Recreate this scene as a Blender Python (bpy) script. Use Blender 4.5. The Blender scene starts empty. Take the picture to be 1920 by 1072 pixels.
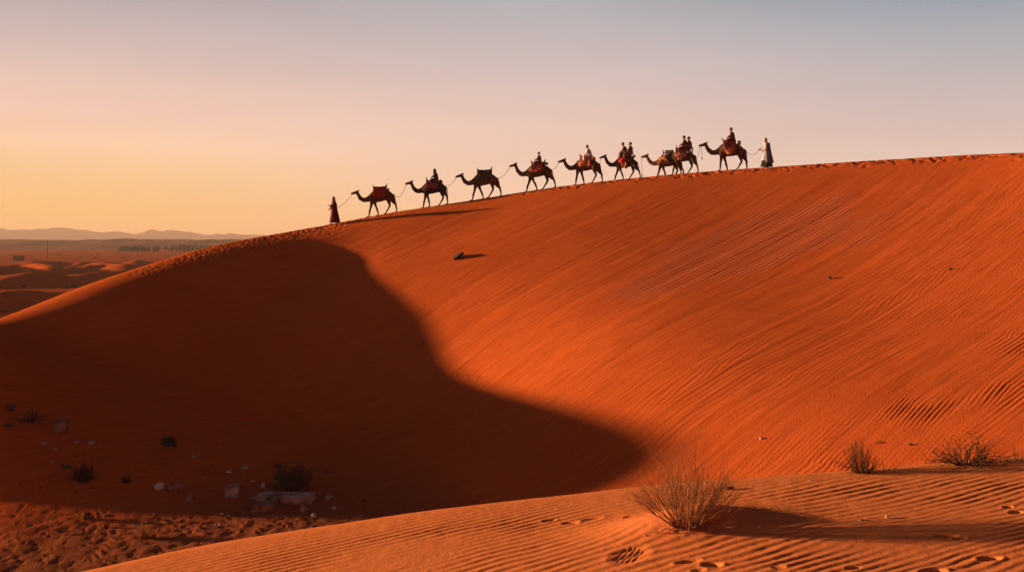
import bpy, bmesh, math, random
import numpy as np
from mathutils import Vector, Matrix, noise as mnoise

SC = bpy.context.scene
COL = SC.collection
F = 1867.0                       # focal length in photo pixels (1920 wide)
CX, HY = 960.0, 452.0            # image centre column, horizon row

# ------------------------------------------------------------------ camera
cam_d = bpy.data.cameras.new("camera")
cam = bpy.data.objects.new("camera", cam_d)
COL.objects.link(cam)
cam_d.sensor_width = 36.0
cam_d.lens = 36.0 * F / 1920.0
cam_d.shift_y = (HY - 536.0) / 1920.0
cam_d.clip_start, cam_d.clip_end = 0.1, 20000.0
cam.location = (0, 0, 0)
cam.rotation_euler = (math.pi / 2, 0, 0)
SC.camera = cam

# ------------------------------------------------------------------ light
EV = 2.2
SUN_EL, SUN_AZ = math.radians(4.4), math.radians(12.0)   # az: degrees behind the left horizon
SUN_DIR = Vector((-math.cos(SUN_AZ) * math.cos(SUN_EL), math.sin(SUN_AZ) * math.cos(SUN_EL), math.sin(SUN_EL)))
SC.view_settings.view_transform = 'Standard'
SC.view_settings.look = 'None'
SC.view_settings.gamma = 1.0
SC.view_settings.exposure = EV
SC.render.engine = 'CYCLES'
SC.cycles.max_bounces = 5
SC.cycles.diffuse_bounces = 3
SC.cycles.volume_bounces = 0
SC.cycles.caustics_reflective = False
SC.cycles.caustics_refractive = False

sun_d = bpy.data.lights.new("sun", 'SUN')
sun_d.energy = 3.95
sun_d.angle = math.radians(1.4)
sun_d.color = (1.0, 0.54, 0.24)
sun = bpy.data.objects.new("sun", sun_d)
COL.objects.link(sun)
sun.rotation_euler = SUN_DIR.to_track_quat('Z', 'Y').to_euler()


def lin(c):
    return [((v / 255.0) / 12.92 if v <= 10 else ((v / 255.0 + 0.055) / 1.055) ** 2.4) for v in c]


W = bpy.data.worlds.new("World")
SC.world = W
W.use_nodes = True
nt = W.node_tree
nt.nodes.clear()
def N(t, nt=None, **k):
    n = (nt or W.node_tree).nodes.new(t)
    for a, b in k.items():
        setattr(n, a, b)
    return n
L = nt.links.new
out = N('ShaderNodeOutputWorld')
bg = N('ShaderNodeBackground')
L(bg.outputs[0], out.inputs[0])
tc = N('ShaderNodeTexCoord')
sep = N('ShaderNodeSeparateXYZ')
L(tc.outputs['Generated'], sep.inputs[0])
flat = N('ShaderNodeCombineXYZ')
L(sep.outputs[0], flat.inputs[0]); L(sep.outputs[1], flat.inputs[1])
nrm = N('ShaderNodeVectorMath', operation='NORMALIZE')
L(flat.outputs[0], nrm.inputs[0])
dot = N('ShaderNodeVectorMath', operation='DOT_PRODUCT')
L(nrm.outputs[0], dot.inputs[0])
dot.inputs[1].default_value = (-0.75, 0.66, 0)      # where the afterglow is strongest


def ramp(stops):
    r = N('ShaderNodeValToRGB')
    el = r.color_ramp.elements
    r.color_ramp.interpolation = 'EASE' if False else 'LINEAR'
    while len(el) < len(stops):
        el.new(0.5)
    for e, (p, c) in zip(el, stops):
        e.position = p
        k = lin(c)
        e.color = (k[0], k[1], k[2], 1)
    L(sep.outputs[2], r.inputs[0])
    return r


left = ramp([(0.0, (255, 198, 112)), (0.03, (255, 202, 124)), (0.06, (255, 206, 148)), (0.09, (255, 210, 174)), (0.125, (248, 204, 186)), (0.17, (219, 192, 184)), (0.21, (193, 176, 175)), (0.33, (112, 104, 120)), (0.6, (46, 40, 52)), (1.0, (22, 19, 30))])
mid = ramp([(0.0, (250, 199, 156)), (0.05, (248, 207, 182)), (0.11, (238, 204, 190)), (0.17, (213, 194, 191)), (0.235, (177, 177, 182)), (0.36, (106, 106, 120)), (0.6, (46, 41, 54)), (1.0, (22, 19, 30))])
right = ramp([(0.0, (236, 196, 176)), (0.07, (227, 200, 188)), (0.12, (208, 191, 188)), (0.17, (183, 180, 184)), (0.215, (150, 162, 177)), (0.35, (94, 102, 120)), (0.6, (46, 43, 56)), (1.0, (22, 20, 32))])
back = ramp([(0.0, (166, 74, 70)), (0.10, (172, 78, 78)), (0.25, (144, 70, 74)), (0.5, (92, 52, 60)), (1.0, (46, 34, 42))])


def mapr(a, b):
    m = N('ShaderNodeMapRange', interpolation_type='SMOOTHSTEP')
    m.inputs['From Min'].default_value, m.inputs['From Max'].default_value = a, b
    L(dot.outputs['Value'], m.inputs['Value'])
    return m.outputs[0]


def mix(f, a, b):
    m = N('ShaderNodeMix', data_type='RGBA')
    if hasattr(f, 'links') or f.__class__.__name__ == 'NodeSocketFloat':
        L(f, m.inputs[0])
    else:
        m.inputs[0].default_value = f
    L(a, m.inputs[6]); L(b, m.inputs[7])
    return m.outputs[2]


c = mix(mapr(-0.75, 0.20), back.outputs[0], right.outputs[0])
c = mix(mapr(0.24, 0.68), c, mid.outputs[0])
c = mix(mapr(0.62, 0.95), c, left.outputs[0])
sky = N('ShaderNodeTexSky', sky_type='NISHITA', sun_disc=False)
sky.sun_elevation = SUN_EL
sky.sun_rotation = math.radians(-90) + SUN_AZ
sky.air_density, sky.dust_density, sky.ozone_density = 1.0, 2.5, 1.5
scl = N('ShaderNodeVectorMath', operation='SCALE')
L(sky.outputs[0], scl.inputs[0]); scl.inputs['Scale'].default_value = 0.05 * 2 ** EV
c = mix(0.06, c, scl.outputs[0])
mp = N('ShaderNodeMapping'); mp.inputs['Scale'].default_value = (2.2, 2.2, 16.0)
L(tc.outputs['Generated'], mp.inputs[0])
nz = N('ShaderNodeTexNoise'); nz.inputs['Scale'].default_value = 1.6; nz.inputs['Detail'].default_value = 6
L(mp.outputs[0], nz.inputs['Vector'])
nr = N('ShaderNodeMapRange'); nr.inputs['From Min'].default_value, nr.inputs['From Max'].default_value = 0.3, 0.7
nr.inputs['To Min'].default_value, nr.inputs['To Max'].default_value = 0.965, 1.035
L(nz.outputs[0], nr.inputs[0])
sc2 = N('ShaderNodeVectorMath', operation='SCALE')
L(c, sc2.inputs[0]); L(nr.outputs[0], sc2.inputs['Scale'])
c = sc2.outputs[0]
L(c, bg.inputs[0])
bg.inputs[1].default_value = 1.0 / 2 ** EV           # ramps are written as they look at exposure EV


# ------------------------------------------------------------------ helpers
def pt(px, py, D):
    return np.array([(px - CX) / F * D, D, -(py - HY) / F * D])


_T = np.random.RandomState(11).rand(256, 256)


def vnoise(x, y, seed=0):
    """smooth value noise in [-1, 1]"""
    x = np.asarray(x, float) + seed * 37.37
    y = np.asarray(y, float) + seed * 91.7
    xi, yi = np.floor(x).astype(int), np.floor(y).astype(int)
    fx, fy = x - xi, y - yi
    fx = fx * fx * fx * (fx * (fx * 6 - 15) + 10)
    fy = fy * fy * fy * (fy * (fy * 6 - 15) + 10)
    a, b = _T[xi & 255, yi & 255], _T[(xi + 1) & 255, yi & 255]
    c_, d = _T[xi & 255, (yi + 1) & 255], _T[(xi + 1) & 255, (yi + 1) & 255]
    return ((a * (1 - fx) + b * fx) * (1 - fy) + (c_ * (1 - fx) + d * fx) * fy) * 2 - 1


def fbm(x, y, seed=0, o=4):
    s, a = 0, 1.0
    for i in range(o):
        s = s + a * vnoise(x * 2 ** i, y * 2 ** i, seed + i * 3)
        a *= 0.5
    return s


def sstep(a, b, x):
    t = np.clip((x - a) / (b - a), 0, 1)
    return t * t * (3 - 2 * t)


def smax(a, b, k):
    return 0.5 * (a + b + np.sqrt((a - b) ** 2 + k * k))


def catmull(P, n):
    P = np.array(P, float)
    P = np.vstack([2 * P[0] - P[1], P, 2 * P[-1] - P[-2]])
    res = []
    for i in range(1, len(P) - 2):
        p0, p1, p2, p3 = P[i - 1:i + 3]
        for t in np.linspace(0, 1, n, endpoint=False):
            res.append(0.5 * (2 * p1 + (p2 - p0) * t + (2 * p0 - 5 * p1 + 4 * p2 - p3) * t * t + (3 * p1 - p0 - 3 * p2 + p3) * t ** 3))
    res.append(P[-2])
    return np.array(res)


# ------------------------------------------------------------------ the big dune: a crest line bent round a bowl
FLOOR = -9.5
def _k(px, py, D, w, s0):
    return list(pt(px, py, D)) + [w, s0]
CR = [[-27.5, 30, -11.5, 2.0, .4], [-27.5, 33.2, -9.2, 2.0, .5], [-26.5, 36.0, -4.3, 2.2, .5],
      [-25.3, 40, -3.75, 3.2, .50],
      _k(0, 608, 47.2, 3.2, .50), _k(200, 529, 53, 3.6, .50), _k(400, 464, 59, 3.2, .46), _k(520, 439, 62, 3.0, .43),
      _k(625, 420, 63.5, 2.6, .41), _k(740, 398, 64, 1.8, .41), _k(880, 377, 63.5, 0.8, .43), _k(1040, 351.5, 62.5, .4, .46),
      _k(1200, 333, 61, .3, .48), _k(1340, 321, 59.8, .3, .52), _k(1440, 314, 58.8, .3, .54), _k(1680, 299, 56, .3, .56),
      _k(1920, 287, 52.5, .3, .56), [32, 46, 4.0, .4, .5], [37, 36, 2.6, .6, .45], [41, 20, 0, 1, .4], [43, 0, -2, 1, .4]]
CREST = catmull(CR, 16)


class Raster:
    x0, y0, h = -150.0, -30.0, 0.6
    nx, ny = 470, 400


R = Raster
gx, gy = np.meshgrid(R.x0 + R.h * np.arange(R.nx), R.y0 + R.h * np.arange(R.ny), indexing='ij')


def _crest_fields(X, Y):
    shp = X.shape
    X, Y = X.ravel(), Y.ravel()
    best = np.full(X.shape, 1e9)
    sd = np.zeros(X.shape)
    at = np.zeros((3,) + X.shape)
    for i in range(len(CREST) - 1):
        a, b = CREST[i], CREST[i + 1]
        ex, ey = b[0] - a[0], b[1] - a[1]
        l2 = ex * ex + ey * ey
        t = np.clip(((X - a[0]) * ex + (Y - a[1]) * ey) / l2, 0, 1)
        dx, dy = X - a[0] - t * ex, Y - a[1] - t * ey
        d2 = dx * dx + dy * dy
        m = d2 < best
        best[m] = d2[m]
        side = np.where(ex * dy - ey * dx > 0, -1.0, 1.0)    # right-hand side of the line = inside the bowl
        sd[m] = (np.sqrt(d2) * side)[m]
        for k in range(3):
            at[k][m] = (a[2 + k] + t * (b[2 + k] - a[2 + k]))[m]
    return [sd.reshape(shp)] + [v.reshape(shp) for v in at]


SDF, ZCF, WF, S0F = _crest_fields(gx, gy)


def blur(a, sig):
    n = int(3 * sig / R.h)
    k = np.exp(-0.5 * (np.arange(-n, n + 1) * R.h / sig) ** 2)
    k /= k.sum()
    for ax in (0, 1):
        p = np.pad(a, [(n, n) if i == ax else (0, 0) for i in (0, 1)], mode='edge')
        a = sum(k[j] * np.take(p, range(j, j + a.shape[ax]), axis=ax) for j in range(2 * n + 1))
    return a


ZCF, WF, S0F = blur(ZCF, 1.0), blur(WF, 2.5), blur(S0F, 2.5)


def spline(fields, X, Y):
    u, v = (X - R.x0) / R.h, (Y - R.y0) / R.h
    u, v = np.clip(u, 1.01, R.nx - 3.01), np.clip(v, 1.01, R.ny - 3.01)
    iu, iv = u.astype(int), v.astype(int)
    fu, fv = u - iu, v - iv
    def wts(t):
        return ((1 - t) ** 3 / 6, (3 * t ** 3 - 6 * t * t + 4) / 6, (-3 * t ** 3 + 3 * t * t + 3 * t + 1) / 6, t ** 3 / 6)
    wu, wv = wts(fu), wts(fv)
    res = [0.0] * len(fields)
    for a in range(4):
        for b in range(4):
            w = wu[a] * wv[b]
            for k, f in enumerate(fields):
                res[k] = res[k] + w * f[iu + a - 1, iv + b - 1]
    return res


def floor_h(X, Y):
    z = FLOOR + 5.8 * sstep(7, 28, X) * sstep(75, 40, Y)
    z = z + 0.14 * fbm(X / 9, Y / 9, 5, 2) * sstep(70, 45, Y) + 0.07 * (X + 14) * sstep(45, 36, Y) * sstep(-26, -20, X) * sstep(2, -4, X)
    return z


def dune_base(X, Y, sd, zc, w, s0):
    fl = floor_h(X, Y)
    H = np.maximum(zc - fl, 0.5)
    di, do = np.maximum(sd, 0), np.maximum(-sd, 0)
    Lx = 1.25 * H / s0
    de = np.sqrt(di * di + w * w) - w
    inside = s0 * Lx * (1 - np.exp(-de / Lx))
    so = 0.15 + 0.42 * sstep(1.0, 3.2, w)
    outside = so * (np.sqrt(do * do + w * w) - w)
    z = zc - np.where(sd > 0, inside, outside)
    z = smax(z, fl, 0.9)
    for cx_, cy_, a_ in SHAPE:
        z = z + a_ * np.exp(-((X - cx_) / 4.5) ** 2 - ((Y - cy_) / 5.0) ** 2) * sstep(2, 8, sd)
    return z


SHAPE = [(-12, 29, 0.03), (-6, 29, 0.28), (0, 29, 0.14), (6, 29, 0.45), (-12, 36, -0.06), (-6, 36, 0.11), (0, 36, 0.50), (6, 36, 0.75), (-12, 43, -0.22), (-6, 43, -0.95), (0, 43, -0.85), (6, 43, 0.07), (-12, 50, -0.15), (-6, 50, -0.10), (0, 50, -0.15), (6, 50, -0.11), (-12, 57, -0.58), (-6, 57, -0.37), (0, 57, 0.07)]
ZB = dune_base(gx, gy, SDF, ZCF, WF, S0F)
ZBL = blur(ZB, 4.0)


def main_base(X, Y):
    """big dune and basin, without ripples; also the signed distance to the crest"""
    sd, zc, w, s0, zb = spline([SDF, ZCF, WF, S0F, ZBL], X, Y)
    z = dune_base(X, Y, sd, zc, w, s0)
    t = sstep(2.5, 13.0, np.abs(sd))
    return z * (1 - t) + zb * t, sd


# small dunes out on the plain: centre line points (x, y, crest z), reach left (sunward), reach right (slip side)
def _ridge(pts, wl, wr):
    return (np.array([list(pt(*p)) for p in pts]), wl, wr)
RIDGES = [
    _ridge([(-160, 622, 76), (0, 592, 86), (120, 568, 98), (245, 544, 114), (330, 534, 128)], 14, 6.5),
    _ridge([(-60, 545, 188), (0, 524, 196), (60, 510, 205), (130, 517, 214), (230, 543, 222)], 26, 10),
    _ridge([(100, 521, 282), (150, 500, 286), (185, 495, 292), (225, 503, 300)], 22, 9),
    _ridge([(150, 515, 236), (200, 509, 250), (290, 505, 268), (360, 510, 280)], 20, 8),
    _ridge([(-40, 512, 290), (0, 500, 300), (40, 495, 312), (80, 500, 320)], 22, 9),
    _ridge([(-140, 552, 130), (0, 546, 138), (60, 544, 146), (120, 549, 152)], 14, 6),
]


def plain_dunes(X, Y):
    z = np.full(X.shape, FLOOR, float)
    z = z + 0.5 * fbm(X / 60, Y / 60, 9, 3)
    # a field of low sharp dunes further out
    band = sstep(190, 240, Y) * sstep(470, 330, Y)
    u = X / 19 + 0.9 * vnoise(X / 50, Y / 70, 2) + Y / 80
    saw = u - np.floor(u)
    prof = np.where(saw < 0.68, saw / 0.68, (1 - saw) / 0.32)
    prof = prof * prof * (3 - 2 * prof)
    z = z + band * 3.0 * prof * sstep(-0.35, 0.5, vnoise(X / 30, Y / 26, 7))
    for P, wl, wr in RIDGES:
        lo, hi = P[:, :2].min(0) - 40, P[:, :2].max(0) + 40
        m = (X > lo[0]) & (X < hi[0]) & (Y > lo[1]) & (Y < hi[1])
        if not m.any():
            continue
        C = catmull(P, 8)
        xs, ys = X[m], Y[m]
        best = np.full(xs.shape, 1e9); sg = np.ones(xs.shape); zz = np.zeros(xs.shape)
        for a, b in zip(C[:-1], C[1:]):
            e = b - a
            t = np.clip(((xs - a[0]) * e[0] + (ys - a[1]) * e[1]) / (e[0] ** 2 + e[1] ** 2), 0, 1)
            dx, dy = xs - a[0] - t * e[0], ys - a[1] - t * e[1]
            d = np.hypot(dx, dy); k = d < best
            best[k] = d[k]; sg[k] = np.sign(e[0] * dy - e[1] * dx)[k]; zz[k] = (a[2] + t * e[2])[k]
        wdt = np.where(sg > 0, wl, wr)
        q = np.clip(best / wdt, 0, 1)
        hgt = np.maximum(zz - FLOOR, 0)
        z[m] = np.maximum(z[m], FLOOR + hgt * np.where(sg > 0, (1 - q) ** 1.3 * (1 + 0.3 * q), (1 - q * q * (3 - 2 * q))))
    return z


# ripple direction on the face: streaks run down to the left in the picture
SA = np.array([0.80, 0.60]); SP = np.array([0.60, -0.80])


_qs = np.linspace(-140, 80, 4401)
_lam = np.clip(0.155 - 0.0125 * (_qs + 13), 0.15, 0.29)
_ph = np.concatenate([[0], np.cumsum(0.5 * (1 / _lam[1:] + 1 / _lam[:-1]) * np.diff(_qs))])


def asym(ph):
    """a wind ripple: long windward side, short lee side"""
    f = ph - np.floor(ph)
    t = np.where(f < 0.66, f / 0.66, (1 - f) / 0.34)
    return t * t * (3 - 2 * t) - 0.5


def main_h(X, Y, detail=True):
    X, Y = np.asarray(X, float), np.asarray(Y, float)
    z, sd = main_base(X, Y)
    near = (np.abs(X) < 120) & (Y < 170)
    pl = plain_dunes(X, Y)
    z = np.where(near, np.where(Y > 60, smax(z, pl, 0.3), np.where(sd < 0, smax(z, pl, .3), z)), pl)
    if not detail:
        return z
    q = X * SP[0] + Y * SP[1]
    t = X * SA[0] + Y * SA[1]
    q = q + 0.30 * vnoise(X / 7, Y / 7, 21) + 0.5 * vnoise(X / 19, Y / 19, 22)
    face = sstep(0.5, 3.5, sd) * sstep(0.15, 1.6, z - floor_h(X, Y) + 0.5)
    face = face * (Y < 90)
    # soft avalanche streaks everywhere on the face
    st = 0.014 * vnoise(q / 1.1, t / 9, 31) + 0.008 * vnoise(q / 0.5, t / 7, 32) + 0.006 * vnoise(q / 0.22, t / 5, 33)
    # ripple fields: strong towards the right, a patch higher up
    dz_ = ((X - 0.8) * 0.502 - (Y - 36.8) * 0.865)                        # metres to the right of a line down the face
    zone = sstep(-1.5, 7.0, dz_ + 3.2 * vnoise(X / 6, Y / 6, 41) - 0.5)
    zone = zone * (0.30 + 0.70 * sstep(-0.3, 0.45, vnoise(q / 4, t / 14, 43) + 0.35 * sstep(4, 20, dz_)))
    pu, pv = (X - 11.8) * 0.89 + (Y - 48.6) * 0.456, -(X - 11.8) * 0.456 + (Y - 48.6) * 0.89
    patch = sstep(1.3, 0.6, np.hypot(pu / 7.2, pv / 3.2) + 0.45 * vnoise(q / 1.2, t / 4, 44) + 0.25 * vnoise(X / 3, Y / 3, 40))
    fork = sstep(-0.12, 0.12, vnoise(q / 1.3, t / 3.2, 39) - 0.1)
    wob = 0.30 * vnoise(X / 1.6, Y / 1.6, 45) + 0.8 * vnoise(q / 3, t / 9, 46) + 0.40 * vnoise(q / 0.8, t / 2.2, 42)
    am = 0.55 + 0.75 * vnoise(q / 0.9, t / 1.9, 47) + 0.3 * vnoise(q / 2.5, t / 7, 49)
    rip = 0.046 * zone * np.clip(am, 0.0, 0.85) * ((1 - fork) * asym(np.interp(q, _qs, _ph) + wob) + fork * asym(np.interp(q + 0.16 * t, _qs, _ph) + wob)) * np.interp(q, _qs, _lam) / 0.31 + 0.020 * patch * asym(q / 0.25 + wob * 0.8)
    rough = 0.016 * zone * np.minimum(0, vnoise(q / 0.3, t / 1.6, 48) + 0.5)
    z = z + face * (st + rip + rough)
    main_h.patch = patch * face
    # trampled basin floor
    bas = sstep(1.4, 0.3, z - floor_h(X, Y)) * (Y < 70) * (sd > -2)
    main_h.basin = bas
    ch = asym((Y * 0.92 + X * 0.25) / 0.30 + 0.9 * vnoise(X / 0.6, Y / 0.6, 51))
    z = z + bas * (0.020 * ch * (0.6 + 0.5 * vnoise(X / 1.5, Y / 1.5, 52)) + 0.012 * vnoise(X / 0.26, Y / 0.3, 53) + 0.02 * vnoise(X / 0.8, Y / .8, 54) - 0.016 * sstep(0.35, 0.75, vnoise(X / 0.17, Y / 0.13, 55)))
    # rough plain
    far = (Y >= 90) & (sd < -4)
    z = z + far * 0.10 * fbm(X / 3.0, Y / 3.0, 61, 2) * sstep(600, 200, Y)
    return z


def hit(px, py, h, d0, d1, n=1500):
    """where the line of sight through a photo pixel meets a surface"""
    D = np.linspace(d0, d1, n)
    x, z = (px - CX) / F * D, -(py - HY) / F * D
    below = z <= h(x, D)
    if not below.any():
        return np.array([x[-1], D[-1], h(x[-1:], D[-1:])[0]])
    i = int(np.argmax(below))
    if i:
        d = np.linspace(D[i - 1], D[i], 40)
        xx = (px - CX) / F * d
        b = -(py - HY) / F * d <= h(xx, d)
        d = d[int(np.argmax(b))] if b.any() else D[i]
    else:
        d = D[0]
    x = (px - CX) / F * d
    return np.array([x, d, float(h(np.array([x]), np.array([d]))[0])])


# ------------------------------------------------------------------ the dune in the foreground
GX, GY0 = 0.12, -2.0
FGC = [(-900, 1293.7), (-300, 1163.7), (150, 1065.7), (420, 1010.8), (700, 969.7), (960, 932.8), (1200, 903.4), (1500, 881.7), (1920, 851.2), (2500, 822.2), (3400, 797.2)]
def fg_plane(X):
    return GY0 + GX * X - 0.05 * (np.sqrt((X - 1.4) ** 2 + 0.3) + (X - 1.4)) * 0.5


_fc = []
for px_, py_ in FGC:
    u_, m_ = (px_ - CX) / F, (py_ - HY) / F
    D_ = 7.0
    for _ in range(60):
        D_ = 0.5 * D_ + 0.5 * (-fg_plane(u_ * D_) / m_)
    _fc.append((u_ * D_, D_ - 0.22))
_fc = np.array(_fc)
_fcd = catmull(np.column_stack([_fc, 0 * _fc[:, :1]]), 12)
BUSH = (1287, 985)


def fg_base(X, Y):
    xc = np.clip(X, _fc[0, 0], _fc[-1, 0])
    d = Y - (np.interp(xc, _fcd[:, 0], _fcd[:, 1]) + 0.35 * (X - xc))
    d = d + 0.03 * vnoise(X / 0.8, Y / 0.8, 3)
    z = fg_plane(X)
    fall = 0.55 * (np.sqrt(np.maximum(d, 0) ** 2 + 0.25) - 0.5)
    return z - fall, d


_b0 = None
_u, _m = (BUSH[0] - CX) / F, (BUSH[1] - HY) / F
_D = 7.0
for _ in range(60):
    _D = 0.5 * _D + 0.5 * (-fg_plane(_u * _D) / _m)
BX, BY = _u * _D, _D


def fg_h(X, Y, detail=True):
    X, Y = np.asarray(X, float), np.asarray(Y, float)
    z, d = fg_base(X, Y)
    mound = 0.12 * np.exp(-((X - BX - 0.05) / 0.46) ** 2 - ((Y - BY) / 0.26) ** 2)
    z = z + mound + 0.008 * fbm(X / 1.8, Y / 1.8, 4, 2)
    if not detail:
        return z
    rx, ry = -0.40, 0.917
    q = X * rx + Y * ry + 0.09 * vnoise(X / 1.6, Y / 1.6, 71) + 0.012 * vnoise(X / 0.4, Y / 0.4, 72)
    lam = 0.080
    am = (np.clip(0.62 + 0.55 * vnoise(X / 0.8, Y / 0.45, 73) + 0.35 * vnoise(X / 0.25, Y / 0.2, 78), 0.05, 1.05)) * sstep(0.15, -0.5, d)
    am = am * (1 - 0.85 * np.exp(-((X - BX) / 0.35) ** 2 - ((Y - BY) / 0.2) ** 2))
    z = z + 0.0068 * am * asym(-q / lam + 0.22 * vnoise(X / 0.3, Y / 0.25, 74) + 0.35 * vnoise(X / 0.9, Y / 0.5, 77))
    z = z + 0.0006 * vnoise(X / 0.03, Y / 0.03, 75) + 0.0010 * vnoise(X / 0.09, Y / 0.09, 76)
    return z
# ------------------------------------------------------------------ materials
def mat(name):
    m = bpy.data.materials.new(name)
    m.use_nodes = True
    b = m.node_tree.nodes['Principled BSDF']
    b.inputs['Specular IOR Level'].default_value = 0.1
    b.inputs['Roughness'].default_value = 0.9
    return m, m.node_tree, b


def sand_material(name, c1, c2, c3, grain=55.0, bump=0.5, fine=None):
    m, t, b = mat(name)
    b.inputs['Specular IOR Level'].default_value = 0.0
    b.inputs['Roughness'].default_value = 1.0
    geo = N('ShaderNodeNewGeometry', t)
    n1 = N('ShaderNodeTexNoise', t); n1.inputs['Scale'].default_value = 0.16; n1.inputs['Detail'].default_value = 5
    n2 = N('ShaderNodeTexNoise', t); n2.inputs['Scale'].default_value = grain; n2.inputs['Detail'].default_value = 3
    t.links.new(geo.outputs['Position'], n1.inputs['Vector']); t.links.new(geo.outputs['Position'], n2.inputs['Vector'])
    r = N('ShaderNodeValToRGB', t)
    r.color_ramp.elements[0].position, r.color_ramp.elements[1].position = 0.3, 0.7
    r.color_ramp.elements[0].color = (*c1, 1); r.color_ramp.elements[1].color = (*c2, 1)
    t.links.new(n1.outputs[0], r.inputs[0])
    mx = N('ShaderNodeMix', t, data_type='RGBA')
    r2 = N('ShaderNodeMapRange', t)
    r2.inputs['From Min'].default_value, r2.inputs['From Max'].default_value = 0.45, 0.75
    r2.inputs['To Max'].default_value = 0.55
    t.links.new(n2.outputs[0], r2.inputs[0]); t.links.new(r2.outputs[0], mx.inputs[0])
    t.links.new(r.outputs[0], mx.inputs[6]); mx.inputs[7].default_value = (*c3, 1)
    colour = mx.outputs[2]
    if fine:                                             # grains sorted into streaks by sliding sand
        cv = N('ShaderNodeCombineXYZ', t)
        for k, (vec, sc_) in enumerate((((0.60, -0.80, 0), 6.0), ((0.80, 0.60, 0), 0.6))):
            dp = N('ShaderNodeVectorMath', t, operation='DOT_PRODUCT')
            t.links.new(geo.outputs['Position'], dp.inputs[0]); dp.inputs[1].default_value = [v * sc_ for v in vec]
            t.links.new(dp.outputs['Value'], cv.inputs[k])
        n3 = N('ShaderNodeTexNoise', t); n3.inputs['Scale'].default_value = 1.0; n3.inputs['Detail'].default_value = 4
        t.links.new(cv.outputs[0], n3.inputs['Vector'])
        r3 = N('ShaderNodeMapRange', t)
        r3.inputs['From Min'].default_value, r3.inputs['From Max'].default_value = 0.46, 0.72
        r3.inputs['To Max'].default_value = 0.6
        t.links.new(n3.outputs[0], r3.inputs[0])
        m3 = N('ShaderNodeMix', t, data_type='RGBA')
        t.links.new(r3.outputs[0], m3.inputs[0]); t.links.new(colour, m3.inputs[6]); m3.inputs[7].default_value = (*[v * 0.85 for v in c3], 1)
        colour = m3.outputs[2]
        for nm, cc, amt in (('patch', (0.41, 0.125, 0.07), 0.45), ('gravel', (0.185, 0.068, 0.036), 0.95)):  # patch: mauve sheen of the sky on the ripples, painted into the colour
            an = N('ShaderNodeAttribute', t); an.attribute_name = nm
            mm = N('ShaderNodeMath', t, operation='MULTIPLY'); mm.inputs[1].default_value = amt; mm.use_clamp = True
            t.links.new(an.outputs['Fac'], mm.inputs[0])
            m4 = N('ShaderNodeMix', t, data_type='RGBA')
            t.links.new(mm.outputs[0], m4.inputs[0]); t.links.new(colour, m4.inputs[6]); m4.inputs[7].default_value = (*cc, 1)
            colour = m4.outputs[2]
    t.links.new(colour, b.inputs['Base Color'])
    bp = N('ShaderNodeBump', t); bp.inputs['Strength'].default_value = bump; bp.inputs['Distance'].default_value = 0.6 / grain
    t.links.new(n2.outputs[0], bp.inputs['Height'])
    t.links.new(bp.outputs[0], b.inputs['Normal'])
    return m


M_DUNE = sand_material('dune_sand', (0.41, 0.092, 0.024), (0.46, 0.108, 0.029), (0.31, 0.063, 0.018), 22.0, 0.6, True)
M_FORE = sand_material('ripple_sand', (0.54, 0.185, 0.07), (0.58, 0.205, 0.08), (0.43, 0.13, 0.046), 90.0, 0.4)
M_HILL = sand_material('hill_gravel', (0.20, 0.085, 0.05), (0.30, 0.135, 0.075), (0.12, 0.052, 0.036), 0.12, 0.5)
M_MOUNT = sand_material('mountain_rock', (0.16, 0.075, 0.055), (0.20, 0.10, 0.07), (0.12, 0.06, 0.045), 0.02, 0.3)


def link(o, m=None, parent=None):
    if m is not None:
        o.data.materials.append(m)
    COL.objects.link(o)
    if parent is not None:
        o.parent = parent
    return o


def grid_mesh(name, X, Y, Z, m, wrap=False):
    nr, nc = X.shape
    me = bpy.data.meshes.new(name)
    me.vertices.add(nr * nc)
    me.vertices.foreach_set('co', np.stack([X, Y, Z], -1).astype(np.float32).ravel())
    idx = np.arange(nr * nc).reshape(nr, nc)
    j = np.arange(nc if wrap else nc - 1); j2 = (j + 1) % nc
    q = np.stack([idx[:-1][:, j], idx[:-1][:, j2], idx[1:][:, j2], idx[1:][:, j]], -1).reshape(-1, 4)
    me.loops.add(q.size)
    me.loops.foreach_set('vertex_index', q.ravel().astype(np.int32))
    me.polygons.add(len(q))
    me.polygons.foreach_set('loop_start', np.arange(0, q.size, 4, dtype=np.int32))
    me.update(calc_edges=True)
    me.polygons.foreach_set('use_smooth', np.ones(len(q), bool))
    o = bpy.data.objects.new(name, me)
    return link(o, m)


def angles(fine):
    a = np.concatenate([np.linspace(0, 30, int(30 / fine) + 1), np.arange(30.4, 80, 0.4), np.arange(82, 180, 4)])
    a = np.concatenate([-a[:0:-1], a])
    return np.radians(a)


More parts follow.
